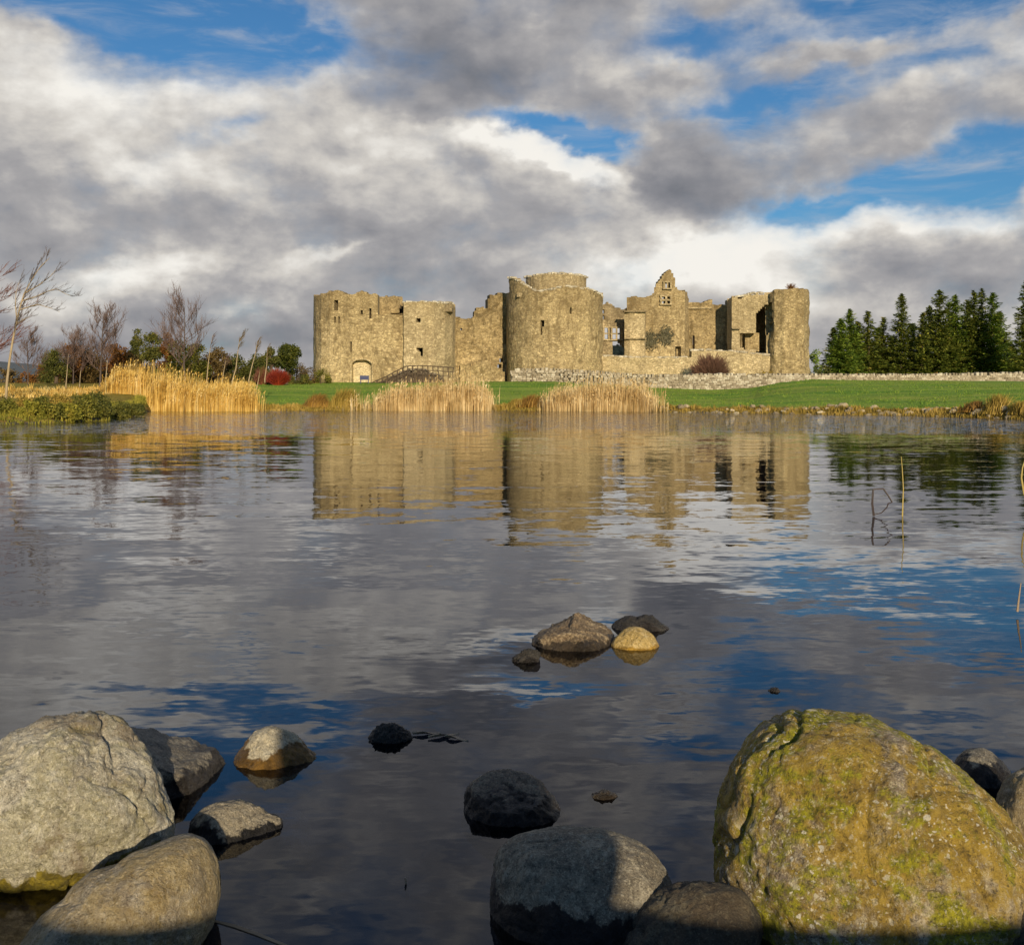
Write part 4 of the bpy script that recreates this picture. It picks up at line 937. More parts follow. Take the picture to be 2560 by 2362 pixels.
def reedbed(name, label, x0, x1, Y0, depth, row_tab, n, matk, seed, lean=0.05, wd=0.035, density=None):
    rr = random.Random(seed); mb = MB()
    for k in range(n):
        px = rr.uniform(x0, x1)+rr.gauss(0, 9)
        if density and rr.random() > lerp_tab(density, px): continue
        Yb = Y0(px) if callable(Y0) else Y0
        Y = Yb+rr.random()**1.5*depth; X = PX(px, Y); z = max(-0.1, H(X, Y))
        top = PZ(lerp_tab(row_tab, px), Y); h = (top-z)*(0.30+0.42*rr.random()+(0.42*rr.random() if rr.random() < .30 else 0))*(1+0.16*mn.noise(Vector((X*0.9, Y*0.5, seed)))+0.10*mn.noise(Vector((X*3.1, Y, seed))))
        if h < 0.2: continue
        blades(mb, rr, X, Y, z-0.05, h, wd*rr.uniform(0.6, 1.3), lean, rr.random() < 0.14)
        if rr.random() < 0.6:
            zz = rr.uniform(0.2, 0.75)*h; ln = rr.uniform(0.25, 0.6); dx = rr.choice((-1, 1))*ln*rr.uniform(.05, .4)+lean*ln
            mb.add([(X, Y, z+zz), (X+dx*0.5, Y+rr.uniform(-.1, .1), z+zz+ln*0.55), (X+dx, Y, z+zz+ln*0.45), (X+dx*0.45, Y, z+zz+ln*0.40)], [(0, 1, 2, 3)])
    o = mb.build(name, M[matk]); tag(o, label, 'reeds', kind='stuff'); return o
shY = lambda px: lerp_tab(SHORE, px)-0.4
reedbed('reeds', 'tall golden reed bed along the left shore', 268, 645, lambda p: 67.5, 5.5, [(265, 925), (300, 905), (345, 905), (420, 915), (470, 930), (520, 945), (560, 940), (620, 945), (645, 950)], 10500, 'reed_gold', 501, 0.10, 0.04, density=[(268, .6), (285, 1), (600, 1), (625, .6), (645, .15)])
reedbed('reeds', 'pale straw reed bed before the faceted tower', 935, 1232, shY, 3.0, [(930, 965), (980, 950), (1060, 944), (1120, 934), (1200, 934), (1235, 955)], 6500, 'reed', 502, 0.04, density=[(935, 0.1), (965, 0.5), (990, 1), (1195, 1), (1215, .5), (1232, 0.15)])
reedbed('reeds', 'straw reed bed below the great round tower', 1345, 1665, shY, 3.0, [(1345, 975), (1390, 955), (1430, 940), (1500, 936), (1590, 934), (1665, 955)], 6200, 'reed', 503, 0.03, density=[(1345, 0.04), (1365, 0.3), (1400, 0.9), (1600, 1), (1622, .5), (1640, 0.12), (1665, 0.08)])
reedbed('reeds', 'thin scatter of reeds between castle sign and reed bed', 870, 950, shY, 2.0, [(858, 968), (945, 962)], 70, 'reed', 504, 0.04, wd=0.05)
def tufts(name, label, x0, x1, yo, n, hmin, hmax, matk, seed, wd=0.04, cat='grass', dens=None, clump=5):
    rr = random.Random(seed); mb = MB()
    for k in range(n):
        px = rr.uniform(x0, x1)
        if dens and rr.random() > lerp_tab(dens, px): continue
        Y = lerp_tab(SHORE, px)+rr.uniform(*yo); X = PX(px, Y); z = H(X, Y)
        if z < -0.13: continue
        hh_ = rr.uniform(hmin, hmax)*(0.6+0.8*abs(mn.noise(Vector((X*0.8, Y*0.8, seed)))*2))
        for _ in range(clump): blades(mb, rr, X+rr.gauss(0, .08), Y+rr.gauss(0, .08), z-0.03, hh_*rr.uniform(.5, 1.1), wd, rr.uniform(-.5, .6))
    o = mb.build(name, M[matk]); tag(o, label, cat, kind='stuff'); return o
tufts('grass', 'ochre grass fringe along the far water edge', 640, 2700, (-0.3, 1.4), 5200, 0.10, 0.30, 'bankgrass', 511)
tufts('grass', 'short green blades roughening the castle lawn', 650, 2700, (2.0, 36), 9000, 0.06, 0.13, 'lawntuft', 514, 0.05, clump=4)
tufts('grass', 'yellow green grass on the left spit', -350, 365, (-0.2, 9), 5200, 0.10, 0.26, 'lushgrass', 512, 0.04)
tufts('grass', 'rough golden grass edging the left meadow', -350, 640, (20, 34), 2600, 0.2, 0.4, 'reed_gold', 513, 0.05)
# tussocks one can tell apart on the far bank
TU = [(790, 62, 1.0, 'ochre', 'brown grass tussock leaning on the bank below the sign, left one'), (855, 70, 1.35, 'bankgrass', 'larger brown tussock sloping to the right below the castle corner'), (1325, 66, .9, 'ochre', 'low brown tussock left of the second reed bed'),
      (1290, 50, .6, 'bankgrass', 'small ochre tussock on the bank between the two reed beds'), (2488, 60, 1.0, 'bankgrass', 'pale bushy tussock at the right-hand water edge'), (2435, 60, .6, 'ochre', 'flat russet tussock left of the pale bushy one'), (2545, 40, .7, 'bankgrass', 'small tussock at the extreme right of the bank')]
for i, (px, wd, h_, mk, lb) in enumerate(TU):
    rr = random.Random(520+i); Y = lerp_tab(SHORE, px)+1.2; X = PX(px, Y); z = H(X, Y); mb = MB()
    for k in range(900):
        u, v_ = rr.gauss(0, .35), rr.gauss(0, .3); Wd = wd/F*Y/2
        blades(mb, rr, u*Wd*1.4, v_*0.8, -0.08, h_*max(0.2, 1-u*u*1.2)*rr.uniform(.5, 1), 0.035, 0.5+rr.gauss(0, .4))
    o = mb.build('tussock', M[mk]); o.location = (X, Y, z); tag(o, lb, 'grass tussock')
# bushes on the left spit
SP = [(20, 42.6, 48, 'olive'), (70, 42.6, 42, 'lush'), (115, 43.4, 50, 'olive'), (160, 44.2, 50, 'lush'), (205, 45.5, 58, 'olive'), (245, 47, 62, 'darkleaf'), (285, 49.3, 56, 'darkleaf'), (322, 53, 42, 'darkleaf'), (-40, 42.5, 50, 'olive'), (60, 47, 48, 'ochre'), (150, 48, 52, 'ochre')]
SL = ['olive bush at the water at the left edge', 'yellow-green low bush second along the spit', 'olive bush between two yellow-green bushes on the spit', 'yellow-green bush in the middle of the spit', 'tall olive bush left of the tallest dark one', 'tallest dark leafy bush near the spit end', 'dark bush next to the spit tip', 'last low dark bush on the spit tip above the water', 'olive bush cut off by the left edge', 'russet low growth behind the olive spit bush', 'russet low growth behind the mid spit bushes']
for i, ((px, Y, h_, mk), lb) in enumerate(zip(SP, SL)):
    shrub('spit_bush', lb, 'bush', px, Y, max(0.0, H(PX(px, Y), Y)-0.08), 84, h_*1.12, 'lushgrass' if mk == 'lush' else ('bankgrass' if mk == 'ochre' else mk), 540+i, 3800, 0.085, group='bushes along the left spit', stems=True, depth=0.5, clumps=18)

# ------------------------------------------------------------------ shore stones on the far bank
def rockmat(name, A, B, Cc, wet_z=0.06, wet=(0.018, 0.015, 0.013), wet_n=0.06, lichen=0.0, moss=0.0, ochre_=0.0, scale=1.0, brown=0.0, rough=0.85, pit=0.0, spots=(0.75, 0.70, 0.55)):
    m, n, b = new_mat(name); geo = n.node('ShaderNodeNewGeometry'); P_ = geo.outputs['Position']
    co = n.vmath('SCALE', P_, sc_=scale)
    a = n.noise(co, 3.2, 7, 0.62, 0.5); c_ = n.noise(co, 14, 8, 0.75, 0.3); f_ = n.noise(co, 55, 6, 0.8)
    base = n.mix(n.rng(a, 0.35, 0.65), A, B); base = n.mix(n.rng(c_, 0.50, 0.66), base, Cc)
    dk = n.noise(n.mapping(co, loc=(4, 2, 1)), 30, 6, 0.75, 0.4)
    base = n.mix(n.rng(dk, 0.52, 0.66, 0, 0.7), base, tuple(x*0.35 for x in A))
    gs_ = n.math('ADD', n.math('MULTIPLY', n.noise(co, 85, 5, 0.78), 0.55), n.math('MULTIPLY', n.noise(n.mapping(co, loc=(3, 3, 8)), 230, 3, 0.7), 0.45))
    base = n.mix(n.rng(gs_, 0.52, 0.60, 0, 0.75), base, tuple(min(1, x*1.25) for x in Cc))
    base = n.mix(n.rng(gs_, 0.48, 0.40, 0, 0.85), base, tuple(x*0.5 for x in A))
    if brown:
        q = n.noise(n.mapping(co, loc=(9, 1, 5), scale=(1, 1, 1.6)), 4.0, 6, 0.65, 0.8)
        base = n.mix(n.rng(q, 0.50, 0.64, 0, brown), base, (0.17, 0.105, 0.04))
    if ochre_:
        q = n.math('ADD', n.math('MULTIPLY', n.noise(n.mapping(co, loc=(1, 8, 2), scale=(1, 1, 0.7)), 4.2, 8, 0.74, 0.7), 0.7), n.math('MULTIPLY', n.noise(n.mapping(co, loc=(2, 2, 2)), 20, 6, 0.75), 0.3))
        base = n.mix(n.rng(q, 0.42, 0.54, 0, ochre_), base, n.mix(n.rng(c_, 0.35, 0.6), (0.20, 0.125, 0.008), (0.50, 0.33, 0.022)))
    if moss:
        q = n.math('ADD', n.math('MULTIPLY', n.noise(n.mapping(co, loc=(3, 5, 7)), 4.0, 8, 0.74, 0.5), 0.75), n.math('MULTIPLY', n.noise(co, 24, 6, 0.75), 0.25))
        base = n.mix(n.rng(q, 0.48, 0.55, 0, moss), base, n.mix(n.rng(f_, 0.35, 0.65), (0.12, 0.13, 0.004), (0.48, 0.44, 0.010)))
    if lichen:
        for s_, th, cl_ in ((11, 0.20, (0.74, 0.68, 0.50)), (34, 0.26, spots), (62, 0.30, spots), (90, 0.30, spots), (44, 0.22, (0.60, 0.42, 0.10))):
            dv = n.vmath('ADD', co, n.vmath('SCALE', n.vmath('SUBTRACT', n.noise(co, 40, 3, out='Color'), (.5, .5, .5)), sc_=0.035))
            vd = n.voro(dv, s_); vc = n.node('ShaderNodeSeparateColor'); n.put(vc.inputs[0], n.voro(dv, s_, out='Color'))
            mask = n.math('MULTIPLY', n.rng(vd, th, th*0.6), n.math('MULTIPLY', n.rng(vc.outputs[0], 0.62, 0.66), n.rng(n.noise(co, 5.5, 4, 0.6), 0.36, 0.62)))
            base = n.mix(n.math('MULTIPLY', mask, lichen), base, cl_)
    if lichen > 0.6:
        g2 = n.noise(n.mapping(co, loc=(6, 6, 6)), 62, 7, 0.8)
        base = n.mix(n.rng(g2, 0.56, 0.62, 0, 0.75), base, (0.70, 0.62, 0.40))
        base = n.mix(n.rng(g2, 0.46, 0.38, 0, 0.75), base, (0.05, 0.038, 0.012))
    spz = n.node('ShaderNodeSeparateXYZ'); n.l.new(P_, spz.inputs[0])
    wn_ = n.noise(n.mapping(P_, scale=(1, 1, 0.6)), 9, 6, 0.65)
    lvl = n.math('ADD', spz.outputs[2], n.math('MULTIPLY', n.math('SUBTRACT', wn_, 0.5), -wet_n*3))
    wetm = n.rng(lvl, wet_z+0.006, wet_z-0.004)
    base = n.mix(wetm, base, n.mix(n.rng(c_, .4, .6), wet, tuple(x*2.4 for x in wet)))
    n.put(b.inputs['Base Color'], base)
    n.put(b.inputs['Roughness'], n.rng(wetm, 0, 1, rough, 0.38))
    hgt = n.math('ADD', n.math('MULTIPLY', c_, 0.55), n.math('ADD', n.math('MULTIPLY', f_, 0.35), n.math('MULTIPLY', dk, 0.5)))
    pv = n.rng(n.voro(co, 38), 0.0, 0.35)
    hgt = n.math('ADD', hgt, n.math('MULTIPLY', pv, 0.30+pit))
    gr_ = n.noise(co, 130, 5, 0.8)
    hgt = n.math('ADD', hgt, n.math('ADD', n.math('MULTIPLY', gr_, 0.45), n.math('MULTIPLY', gs_, 0.9)))
    n.put(b.inputs['Normal'], n.bump(hgt, 1.0, 0.017))
    return m
def icosphere(sub):
    import bmesh
    bm = bmesh.new(); bmesh.ops.create_icosphere(bm, subdivisions=sub, radius=1.0)
    vs = [tuple(v.co) for v in bm.verts]; fs = [tuple(v.index for v in f.verts) for f in bm.faces]; bm.free(); return vs, fs
ICO = {k: icosphere(k) for k in (3, 4, 5, 6, 7)}
mshore = island_stone('bank stone', [(0, (0.18, 0.14, 0.08)), (0.5, (0.32, 0.26, 0.17)), (1, (0.46, 0.40, 0.28))])
_n = NT(mshore.node_tree); _b = _n.n['Principled BSDF']; _src = _b.inputs['Base Color'].links[0].from_socket; _r = _n.node('ShaderNodeObjectInfo').outputs['Random']
_n.put(_b.inputs['Base Color'], _n.mix(1.0, _src, _n.ramp(_r, [(0, (0.6, 0.56, 0.48)), (0.6, (1.1, 1.05, 0.95)), (1, (1.6, 1.55, 1.42))]), 'MULTIPLY'))
protos = []
for k in range(5):
    rr = random.Random(600+k); mb = MB(); vs, fs = ICO[3]; out = []
    for v in vs:
        p = Vector(v); d_ = 1+0.35*mn.noise(p*1.3+Vector((k*5, 0, 0)))+0.12*mn.noise(p*3.5+Vector((k*3, 2, 1)))
        out.append((p.x*d_*1.25, p.y*d_, p.z*d_*0.72))
    mb.add(out, fs); me_o = mb.build('bank_stone', mshore, smooth=False); protos.append(me_o)
rr = random.Random(61)
stone_px = [1215, 1232, 843, 1630, 1655] + [1690+i*11.5+rr.uniform(-5, 5) for i in range(74)]
first = True
for i, px in enumerate(stone_px):
    src = protos[i % 5]
    if i < 5: o = src
    else:
        o = src.copy(); C.objects.link(o)
    Y = lerp_tab(SHORE, px)+rr.uniform(0.1, 1.5); X = PX(px, Y); s = rr.uniform(0.08, 0.18)*(1.5 if rr.random() < 0.18 else 1)
    o.location = (X, Y, H(X, Y)+s*0.3); o.scale = (s, s, s); o.rotation_euler = (rr.uniform(-.4, .4), rr.uniform(-.4, .4), rr.uniform(0, 6.28))
    tag(o, 'pale rounded stone among the ochre grass at the far water edge', 'stone', 'stones along the far bank')

# ------------------------------------------------------------------ foreground boulders
def boulder(name, label, outline, Yc, depth, mat, seed, sub=6, amp=0.05, cuts=(), cat='rock', freq=2.2, crag=0.012, push=0.0, pw=2.3, group=None, ridge=0.0, grooves=()):
    pts = [(x*S3, y*S3) for x, y in outline]
    cx = (min(p[0] for p in pts)+max(p[0] for p in pts))/2; cy = (min(p[1] for p in pts)+max(p[1] for p in pts))/2
    ray = Vector(((cx-1280)/F, 1, (HY-cy)/F)); cen = Vector((0, 0, CH))+ray*Yc
    fw = ray.normalized(); rt = fw.cross(Vector((0, 0, 1))).normalized(); up = rt.cross(fw).normalized()
    phi = math.atan((cy-HY)/F); sc_ = Yc/F; 
    th = []; 
    for x, y in pts:
        a, b_ = (x-cx)*sc_, -(y-cy)*sc_*math.cos(phi); th.append((math.atan2(b_, a), math.hypot(a, b_)))
    th.sort(); th = [(th[-1][0]-2*math.pi, th[-1][1])]+th+[(th[0][0]+2*math.pi, th[0][1])]
    T = np.linspace(-math.pi, math.pi, 181); Rr = np.interp(T, [t_[0] for t_ in th], [t_[1] for t_ in th])
    ker = np.array([1, 3, 4, 3, 1.]); ker /= ker.sum(); Rp = np.concatenate([Rr[-5:-1], Rr, Rr[1:5]]); Rr = np.convolve(Rp, ker, 'same')[4:-4]
    Rmean = float(Rr.mean()); vs, fs = ICO[sub]; out = []
    sd_ = Vector((seed*3.17, seed*1.3, seed*0.7))
    cl = [(Vector(c[:3]).normalized(), c[3]) for c in cuts]
    for v in vs:
        p = Vector(v)
        k = (abs(p.x)**pw+abs(p.y)**pw+abs(p.z)**pw)**(1/pw)
        p = p/k if pw != 2 else p
        for n_, d_ in cl:
            q = p.dot(n_)
            if q > d_: p = p-n_*(q-d_)*0.92
        rho = math.hypot(p.x, p.z); t_ = math.atan2(p.z, p.x)
        R_ = float(np.interp(t_, T, Rr))
        kk = (abs(math.cos(t_))**pw+abs(math.sin(t_))**pw)**(1/pw)
        a, b_, w_ = p.x*R_*kk, p.z*R_*kk, p.y*depth
        wq = rt*a+up*b_+fw*w_
        nv = mn.fractal(p*freq*0.6+sd_, 1.0, 2.1, 5)*amp*Rmean*1.2
        nv += mn.fractal(p*freq*2.2+sd_, 1.0, 2.1, 4)*crag*1.1
        q_ = mn.noise(p*freq*1.3+sd_*2); nv -= max(0, 0.10-abs(q_))*crag*6
        nv += mn.fractal(wq*55+sd_, 0.8, 2.1, 4)*crag*0.38
        if ridge:
            s_ = math.sin((p.x*0.9+p.z*1.5)*9+mn.noise(p*3+sd_)*3); nv += -ridge*max(0, s_-0.72)*3
        for (gx, gz, gd, gw, ge) in grooves:
            g_ = abs(p.x*gx+p.z*gz-gd+mn.noise(p*2.6+sd_)*0.16)
            if p.y < 0.3 and g_ < gw: nv -= ge*(1-g_/gw)*max(0, min(1, 1.2+mn.noise(p*1.9-sd_)*2.5))
        out.append(wq+wq.normalized()*nv*(0.45+0.55*min(1, abs(p.y)*1.4)))
    base = cen+Vector((0, 0, 0))
    mb = MB(); mb.add(out, fs); o = mb.build(name, mat, smooth=True); o.location = base
    tag(o, label, cat, group); return o
mR1 = rockmat('pale limestone boulder', (0.42, 0.375, 0.28), (0.60, 0.55, 0.42), (0.78, 0.73, 0.59), wet_z=0.045, wet=(0.16, 0.125, 0.015), wet_n=0.06, moss=0.16, lichen=0.35, brown=0.55, spots=(0.42, 0.42, 0.36))
mR2 = rockmat('ochre stained boulder', (0.30, 0.25, 0.18), (0.44, 0.38, 0.28), (0.56, 0.50, 0.38), wet_z=-0.01, wet_n=0.04, ochre_=0.35, brown=0.45)
mR3 = rockmat('angular grey rock', (0.16, 0.14, 0.11), (0.27, 0.24, 0.19), (0.38, 0.34, 0.26), wet_z=0.055, wet_n=0.05)
mR5 = rockmat('pale topped rock', (0.46, 0.39, 0.26), (0.58, 0.51, 0.36), (0.70, 0.64, 0.48), wet_z=0.045, wet=(0.10, 0.055, 0.012), wet_n=0.05)
mR7 = rockmat('brown grey rock', (0.16, 0.125, 0.09), (0.27, 0.21, 0.15), (0.36, 0.30, 0.21), wet_z=0.055, wet=(0.012, 0.010, 0.009), wet_n=0.04)
mR8 = rockmat('speckled granite boulder', (0.20, 0.17, 0.125), (0.32, 0.28, 0.205), (0.48, 0.43, 0.32), wet_z=0.068, wet=(0.010, 0.009, 0.009), wet_n=0.07, lichen=0.25)
mR4 = rockmat('small grey tan rock', (0.26, 0.22, 0.155), (0.38, 0.33, 0.235), (0.50, 0.44, 0.32), wet_z=0.022, wet=(0.012, 0.011, 0.010), wet_n=0.06)
mR9 = rockmat('dark wet rock', (0.06, 0.052, 0.04), (0.11, 0.095, 0.07), (0.17, 0.15, 0.10), wet_z=-0.02, wet=(0.012, 0.011, 0.01), brown=0.3)
mR10 = rockmat('mossy lichened boulder', (0.25, 0.195, 0.14), (0.46, 0.38, 0.26), (0.66, 0.57, 0.40), wet_z=-0.06, wet=(0.03, 0.026, 0.012), wet_n=0.03, lichen=1.0, moss=0.92, ochre_=0.88, brown=0.3, scale=1.0)
mR14 = rockmat('brown pond rock', (0.13, 0.09, 0.05), (0.24, 0.17, 0.10), (0.52, 0.40, 0.24), wet_z=0.035, wet=(0.03, 0.022, 0.014), wet_n=0.06)
mR16 = rockmat('golden rock', (0.50, 0.34, 0.10), (0.60, 0.43, 0.15), (0.72, 0.56, 0.28), wet_z=0.01, wet=(0.22, 0.13, 0.02), wet_n=0.03)
mDark = rockmat('blackened rock', (0.025, 0.022, 0.02), (0.05, 0.045, 0.038), (0.08, 0.07, 0.06), wet_z=0.02)
mFlat = rockmat('submerged stone', (0.42, 0.37, 0.30), (0.55, 0.49, 0.40), (0.66, 0.60, 0.50), wet_z=-2)
boulder('boulder', 'huge pale cream boulder cut off by the left edge', [(-70, 1670), (-120, 1580), (-90, 1490), (0, 1442), (60, 1412), (130, 1389), (190, 1393), (232, 1422), (272, 1480), (305, 1560), (331, 1640), (322, 1690), (250, 1730), (150, 1752), (40, 1750), (-30, 1720)], 2.88, 0.30, mR1, 1, 7, 0.05, cuts=[(0.55, -0.75, 0.45, 0.93)], crag=0.011, pw=2.35, grooves=[(0.95, 0.3, 0.62, 0.05, 0.014), (0.9, -0.35, 0.1, 0.04, 0.010), (0.75, -0.65, 0.62, 0.04, 0.012)])
boulder('boulder', 'long ochre-stained boulder lying against the pale cream one', [(20, 1890), (60, 1810), (130, 1745), (225, 1690), (300, 1657), (365, 1641), (400, 1658), (422, 1710), (424, 1790), (405, 1850), (330, 1930), (150, 1965), (50, 1940)], 2.42, 0.20, mR2, 2, 7, 0.03, crag=0.004, pw=2.2)
boulder('rock', 'angular grey slab rock behind the pale cream boulder', [(225, 1430), (255, 1412), (330, 1428), (400, 1452), (440, 1492), (440, 1540), (428, 1580), (385, 1625), (330, 1650), (270, 1640), (225, 1560)], 3.42, 0.28, mR3, 3, 6, 0.05, cuts=[(0.2, -0.5, 0.8, 0.55), (0.75, -0.6, 0.1, 0.62), (0.1, -0.9, -0.3, 0.7)], crag=0.012, pw=2.8)
boulder('rock', 'low half-wet rock right of the ochre-stained boulder', [(374, 1602), (400, 1575), (450, 1564), (490, 1571), (520, 1592), (552, 1610), (545, 1650), (510, 1690), (460, 1710), (400, 1690), (376, 1640)], 3.04, 0.13, mR4, 4, 6, 0.05, cuts=[(0.3, -0.8, 0.3, 0.75)], crag=0.006)
boulder('rock', 'pale pyramid-shaped rock with an orange wet base', [(452, 1512), (478, 1455), (500, 1426), (530, 1417), (566, 1432), (600, 1464), (628, 1502), (615, 1545), (540, 1570), (475, 1550)], 3.62, 0.13, mR5, 5, 6, 0.05, cuts=[(0.3, -0.8, 0.4, 0.78)], crag=0.006, pw=2.1)
boulder('rock', 'small black rock standing alone in mid water', [(721, 1445), (735, 1422), (760, 1415), (790, 1425), (806, 1444), (795, 1468), (760, 1480), (727, 1470)], 3.82, 0.07, mDark, 6, 5, 0.10, crag=0.010)
boulder('rock', 'brown-topped dark wedge rock behind the speckled boulder', [(907, 1580), (912, 1540), (945, 1515), (1000, 1506), (1040, 1514), (1072, 1545), (1097, 1580), (1120, 1625), (1080, 1680), (1000, 1690), (940, 1665), (905, 1620)], 3.22, 0.20, mR7, 7, 6, 0.05, cuts=[(-0.1, -0.7, 0.6, 0.80)], crag=0.008, pw=2.15)
boulder('boulder', 'rounded speckled grey boulder with a black wet skirt, bottom centre', [(962, 1715), (968, 1665), (1000, 1636), (1060, 1620), (1130, 1616), (1200, 1622), (1260, 1645), (1300, 1690), (1318, 1745), (1316, 1840), (1270, 1910), (1150, 1950), (1030, 1920), (975, 1830)], 2.60, 0.24, mR8, 8, 7, 0.03, crag=0.005, pw=2.6)
boulder('boulder', 'dark brownish boulder squeezed between speckled and mossy boulders', [(1205, 1890), (1235, 1800), (1285, 1748), (1345, 1725), (1400, 1720), (1460, 1740), (1490, 1810), (1460, 1900), (1330, 1940)], 2.42, 0.14, mR9, 9, 6, 0.05, crag=0.006)
boulder('boulder', 'largest boulder, covered in yellow-green moss and lichen spots', [(1399, 1680), (1403, 1590), (1432, 1498), (1484, 1426), (1543, 1385), (1620, 1381), (1700, 1394), (1780, 1429), (1870, 1482), (1932, 1540), (1977, 1612), (2001, 1680), (2006, 1730), (1990, 1785), (1962, 1855), (1925, 1925), (1850, 1990), (1700, 2025), (1560, 1995), (1480, 1915), (1436, 1835), (1410, 1765)], 2.66, 0.40, mR10, 10, 7, 0.04, crag=0.010, pw=2.45, ridge=0.003, grooves=[(0.85, -0.52, -0.78, 0.035, 0.022), (0.80, -0.6, -0.93, 0.03, 0.018), (0.2, 0.98, 0.72, 0.03, 0.012), (0.95, 0.1, 0.05, 0.03, 0.010), (0.9, 0.2, 0.55, 0.03, 0.014)])
boulder('rock', 'grey rock peeping out behind the mossy boulder', [(1870, 1500), (1890, 1470), (1925, 1463), (1955, 1482), (1978, 1525), (1990, 1600), (1900, 1620)], 3.45, 0.14, mR8, 11, 5, 0.04, crag=0.006)
boulder('rock', 'brown grey rock cut off by the right edge beside the mossy boulder', [(1955, 1600), (1970, 1535), (2003, 1503), (2060, 1495), (2110, 1600), (2090, 1740), (2010, 1760), (1970, 1680)], 2.98, 0.16, mR2, 12, 6, 0.04, crag=0.006)
boulder('rock', 'dark shaded rock in the bottom right corner', [(1962, 1870), (1975, 1790), (2008, 1745), (2080, 1735), (2120, 1850), (2070, 1960), (1980, 1930)], 2.36, 0.13, mR9, 13, 6, 0.04, crag=0.006)
boulder('rock', 'brown rock with a sunlit top, biggest of the mid-pond group', [(1040, 1252), (1068, 1222), (1108, 1208), (1160, 1206), (1190, 1221), (1205, 1248), (1200, 1285), (1150, 1310), (1090, 1308), (1058, 1285)], 5.28, 0.20, mR14, 14, 6, 0.08, cuts=[(0.6, -0.5, 0.6, 0.65), (-0.6, -0.3, 0.7, 0.7)], crag=0.012)
boulder('rock', 'long flat dark rock at the back of the mid-pond group', [(1195, 1226), (1215, 1210), (1245, 1207), (1290, 1217), (1315, 1232), (1305, 1250), (1250, 1258), (1200, 1248)], 5.62, 0.12, mDark, 15, 5, 0.06, crag=0.008)
boulder('rock', 'small bright golden rock in the mid-pond group', [(1195, 1266), (1213, 1238), (1240, 1225), (1264, 1232), (1289, 1262), (1280, 1290), (1240, 1305), (1205, 1295)], 5.2, 0.10, mR16, 16, 5, 0.05, crag=0.005, pw=2.0)
boulder('rock', 'small black rock left in front of the mid-pond group', [(1001, 1295), (1018, 1278), (1040, 1269), (1057, 1276), (1050, 1296), (1030, 1308), (1005, 1306)], 4.92, 0.05, mDark, 17, 5, 0.12, crag=0.010)
boulder('rock', 'tiny dark stone just breaking the surface behind the mossy boulder', [(1500, 1357), (1510, 1345), (1525, 1350), (1533, 1358), (1515, 1366)], 4.42, 0.03, mDark, 18, 4, 0.08, crag=0.004)
boulder('rock', 'small flat stone barely awash right of the brown wedge rock', [(1150, 1562), (1170, 1550), (1195, 1548), (1212, 1558), (1205, 1572), (1165, 1576)], 3.28, 0.05, mR14, 19, 4, 0.08, crag=0.006)
# sunken stones that show through the water
for (lb, ol, Yc, dp) in [('large sunken stone right of the low half-wet rock', [(490, 1650), (520, 1600), (570, 1590), (610, 1640), (612, 1700), (560, 1730), (500, 1710)], 3.22, 0.14),
                         ('pale sunken stone out in the water above the mossy boulder', [(1690, 1290), (1720, 1272), (1770, 1270), (1800, 1285), (1780, 1300), (1710, 1302)], 5.25, 0.2)]:
    o = boulder('sunken_stone', lb, ol, Yc, dp, mFlat, int(Yc*10), 4, 0.03)
    top = max((v.co.z for v in o.data.vertices)); o.location.z = -0.012-top
# boulders added out of view behind the camera to shade the near rocks
for i, (X, Y, s, lb) in enumerate([(0.68, -1.25, (0.40, 0.34, 0.46), 'unseen boulder added on the bank crest to cast the shade of the person behind the camera'), (-2.6, -1.9, (0.5, 0.4, 0.2), 'unseen boulder added on the bank far left'), (3.4, -1.8, (0.5, 0.4, 0.2), 'unseen boulder added on the bank far right')]):
    vs, fs = ICO[5]; mb = MB()
    mb.add([Vector((v[0]*s[0], v[1]*s[1], v[2]*s[2]))*(1+0.16*mn.noise(Vector(v)*1.6+Vector((i*4, 0, 0)))) for v in vs], fs)
    o = mb.build('boulder', mR8, smooth=True); o.location = (X, Y, H(X, Y)+s[2]*0.45); tag(o, lb, 'rock')

# ------------------------------------------------------------------ stems and twigs in the water
def stem(name, label, cat, rows, Y, r, mat, dy=0.0, sides=5):
    pts = [Vector((PX(x*S3, Y), Y+dy*i, PZ(y*S3, Y))) for i, (x, y) in enumerate(rows)]
    b0 = pts[0].copy(); mb = MB(); mb.tube([p-b0 for p in pts], [r*(1-0.6*i/(len(pts)-1)) for i in range(len(pts))], sides)
    o = mb.build(name, mat); o.location = b0; tag(o, label, cat); return o
Ys = 3294/(1010*S3-980)
stem('reed_stem', 'single upright yellow reed stem standing in the open water', 'reed', [(1765, 1013), (1766, 985), (1767, 955), (1765, 920), (1763, 893)], Ys, 0.0075, M['yellowstem'])
stem('twig', 'bent dark twig looping above the water left of the yellow stem', 'twig', [(1709, 1009), (1706, 985), (1708, 957), (1728, 956), (1738, 970), (1745, 982), (1737, 985), (1735, 992), (1724, 1003), (1711, 1006)], Ys, 0.012, M['twig'])
stem('reed_stem', 'curved orange reed blade at the right edge over the water', 'reed', [(2012, 985), (2003, 965), (1998, 935), (2000, 915), (2008, 890)], 10.8, 0.012, M['yellowstem'])
stem('reed_stem', 'pale slanting reed stem low at the right edge', 'reed', [(1990, 1196), (1993, 1170), (1997, 1140)], 5.9, 0.007, M['tanstem'])
stem('twig', 'short upright brown twig between the wedge rock and the ochre boulder', 'twig', [(796, 1758), (795, 1740), (793, 1716)], 2.68, 0.005, M['tanstem'])
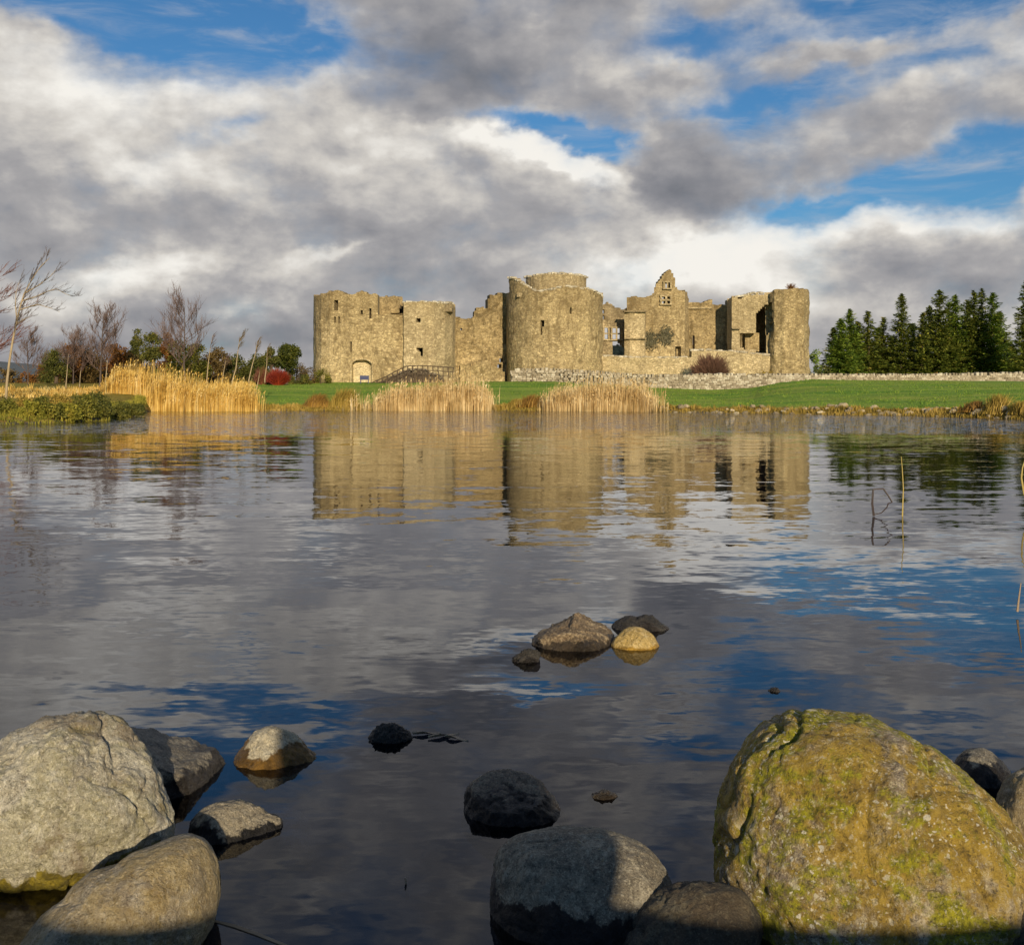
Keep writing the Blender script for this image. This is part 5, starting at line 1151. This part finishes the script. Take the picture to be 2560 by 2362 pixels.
for i, (x, y, a, ln, lb) in enumerate([(835, 1436, 0.2, 0.10, 'tan reed scrap floating right of the small black rock'), (868, 1440, 0.5, 0.12, 'brown leaf scrap floating between the other two scraps'), (893, 1446, -0.4, 0.09, 'brown leaf scrap floating farthest from the small black rock')]):
    Y = 3294/(y*S3-980); X = PX(x*S3, Y); mb = MB()
    K = 6; v = []
    for k in range(K+1):
        f_ = k/K; wd = 0.012*math.sin(math.pi*f_)+0.001; v += [((f_-.5)*ln, -wd, 0.004+0.008*math.sin(f_*5)), ((f_-.5)*ln, wd, 0.004+0.005*math.cos(f_*4)), ((f_-.5)*ln, 0, 0.000)]
    mb.v = v; mb.f = [q for k in range(K) for q in ((k*3, k*3+3, k*3+4, k*3+1), (k*3+1, k*3+4, k*3+5, k*3+2), (k*3+2, k*3+5, k*3+3, k*3))]
    o = mb.build('floating_leaf', M['tanstem']); o.location = (X, Y, 0.003); o.rotation_euler = (0, 0, a); tag(o, lb, 'leaf')
mb = MB(); pts = []
for (x, y) in [(415, 1800), (460, 1812), (500, 1826), (560, 1850), (640, 1885)]:
    Y = 3294/(y*S3-980); pts.append((PX(x*S3, Y), Y, 0.0))
mb.tube(pts, [0.004, 0.006, 0.006, 0.005, 0.004], 5); o = mb.build('stick', M['tanstem']); o.location = (0, 0, -0.001); tag(o, 'thin stick lying at the surface right of the ochre-stained boulder', 'stick')

# ------------------------------------------------------------------ distant hills
mb = MB(); v = []; K = 120
for i in range(K+1):
    a = R(-75+150*i/K); D = 2600
    h_ = 20+22*max(0, mn.noise(Vector((a*3.1, 2, 0)))+0.35)+10*mn.noise(Vector((a*11, 4, 0)))
    h_ += 35*math.exp(-((math.degrees(a)+26)/5)**2)
    for rr_, z in ((D-700, -5), (D-250, h_*0.55), (D, h_), (D+600, h_*0.4)):
        v.append((rr_*math.sin(a), rr_*math.cos(a), z))
mb.v = v; mb.f = [(i*4+k, (i+1)*4+k, (i+1)*4+k+1, i*4+k+1) for i in range(K) for k in range(3)]
tag(mb.build('hills', simple('far hills', (0.10, 0.12, 0.13), 0.95, 0.3, 0.01), smooth=True), kind='structure')
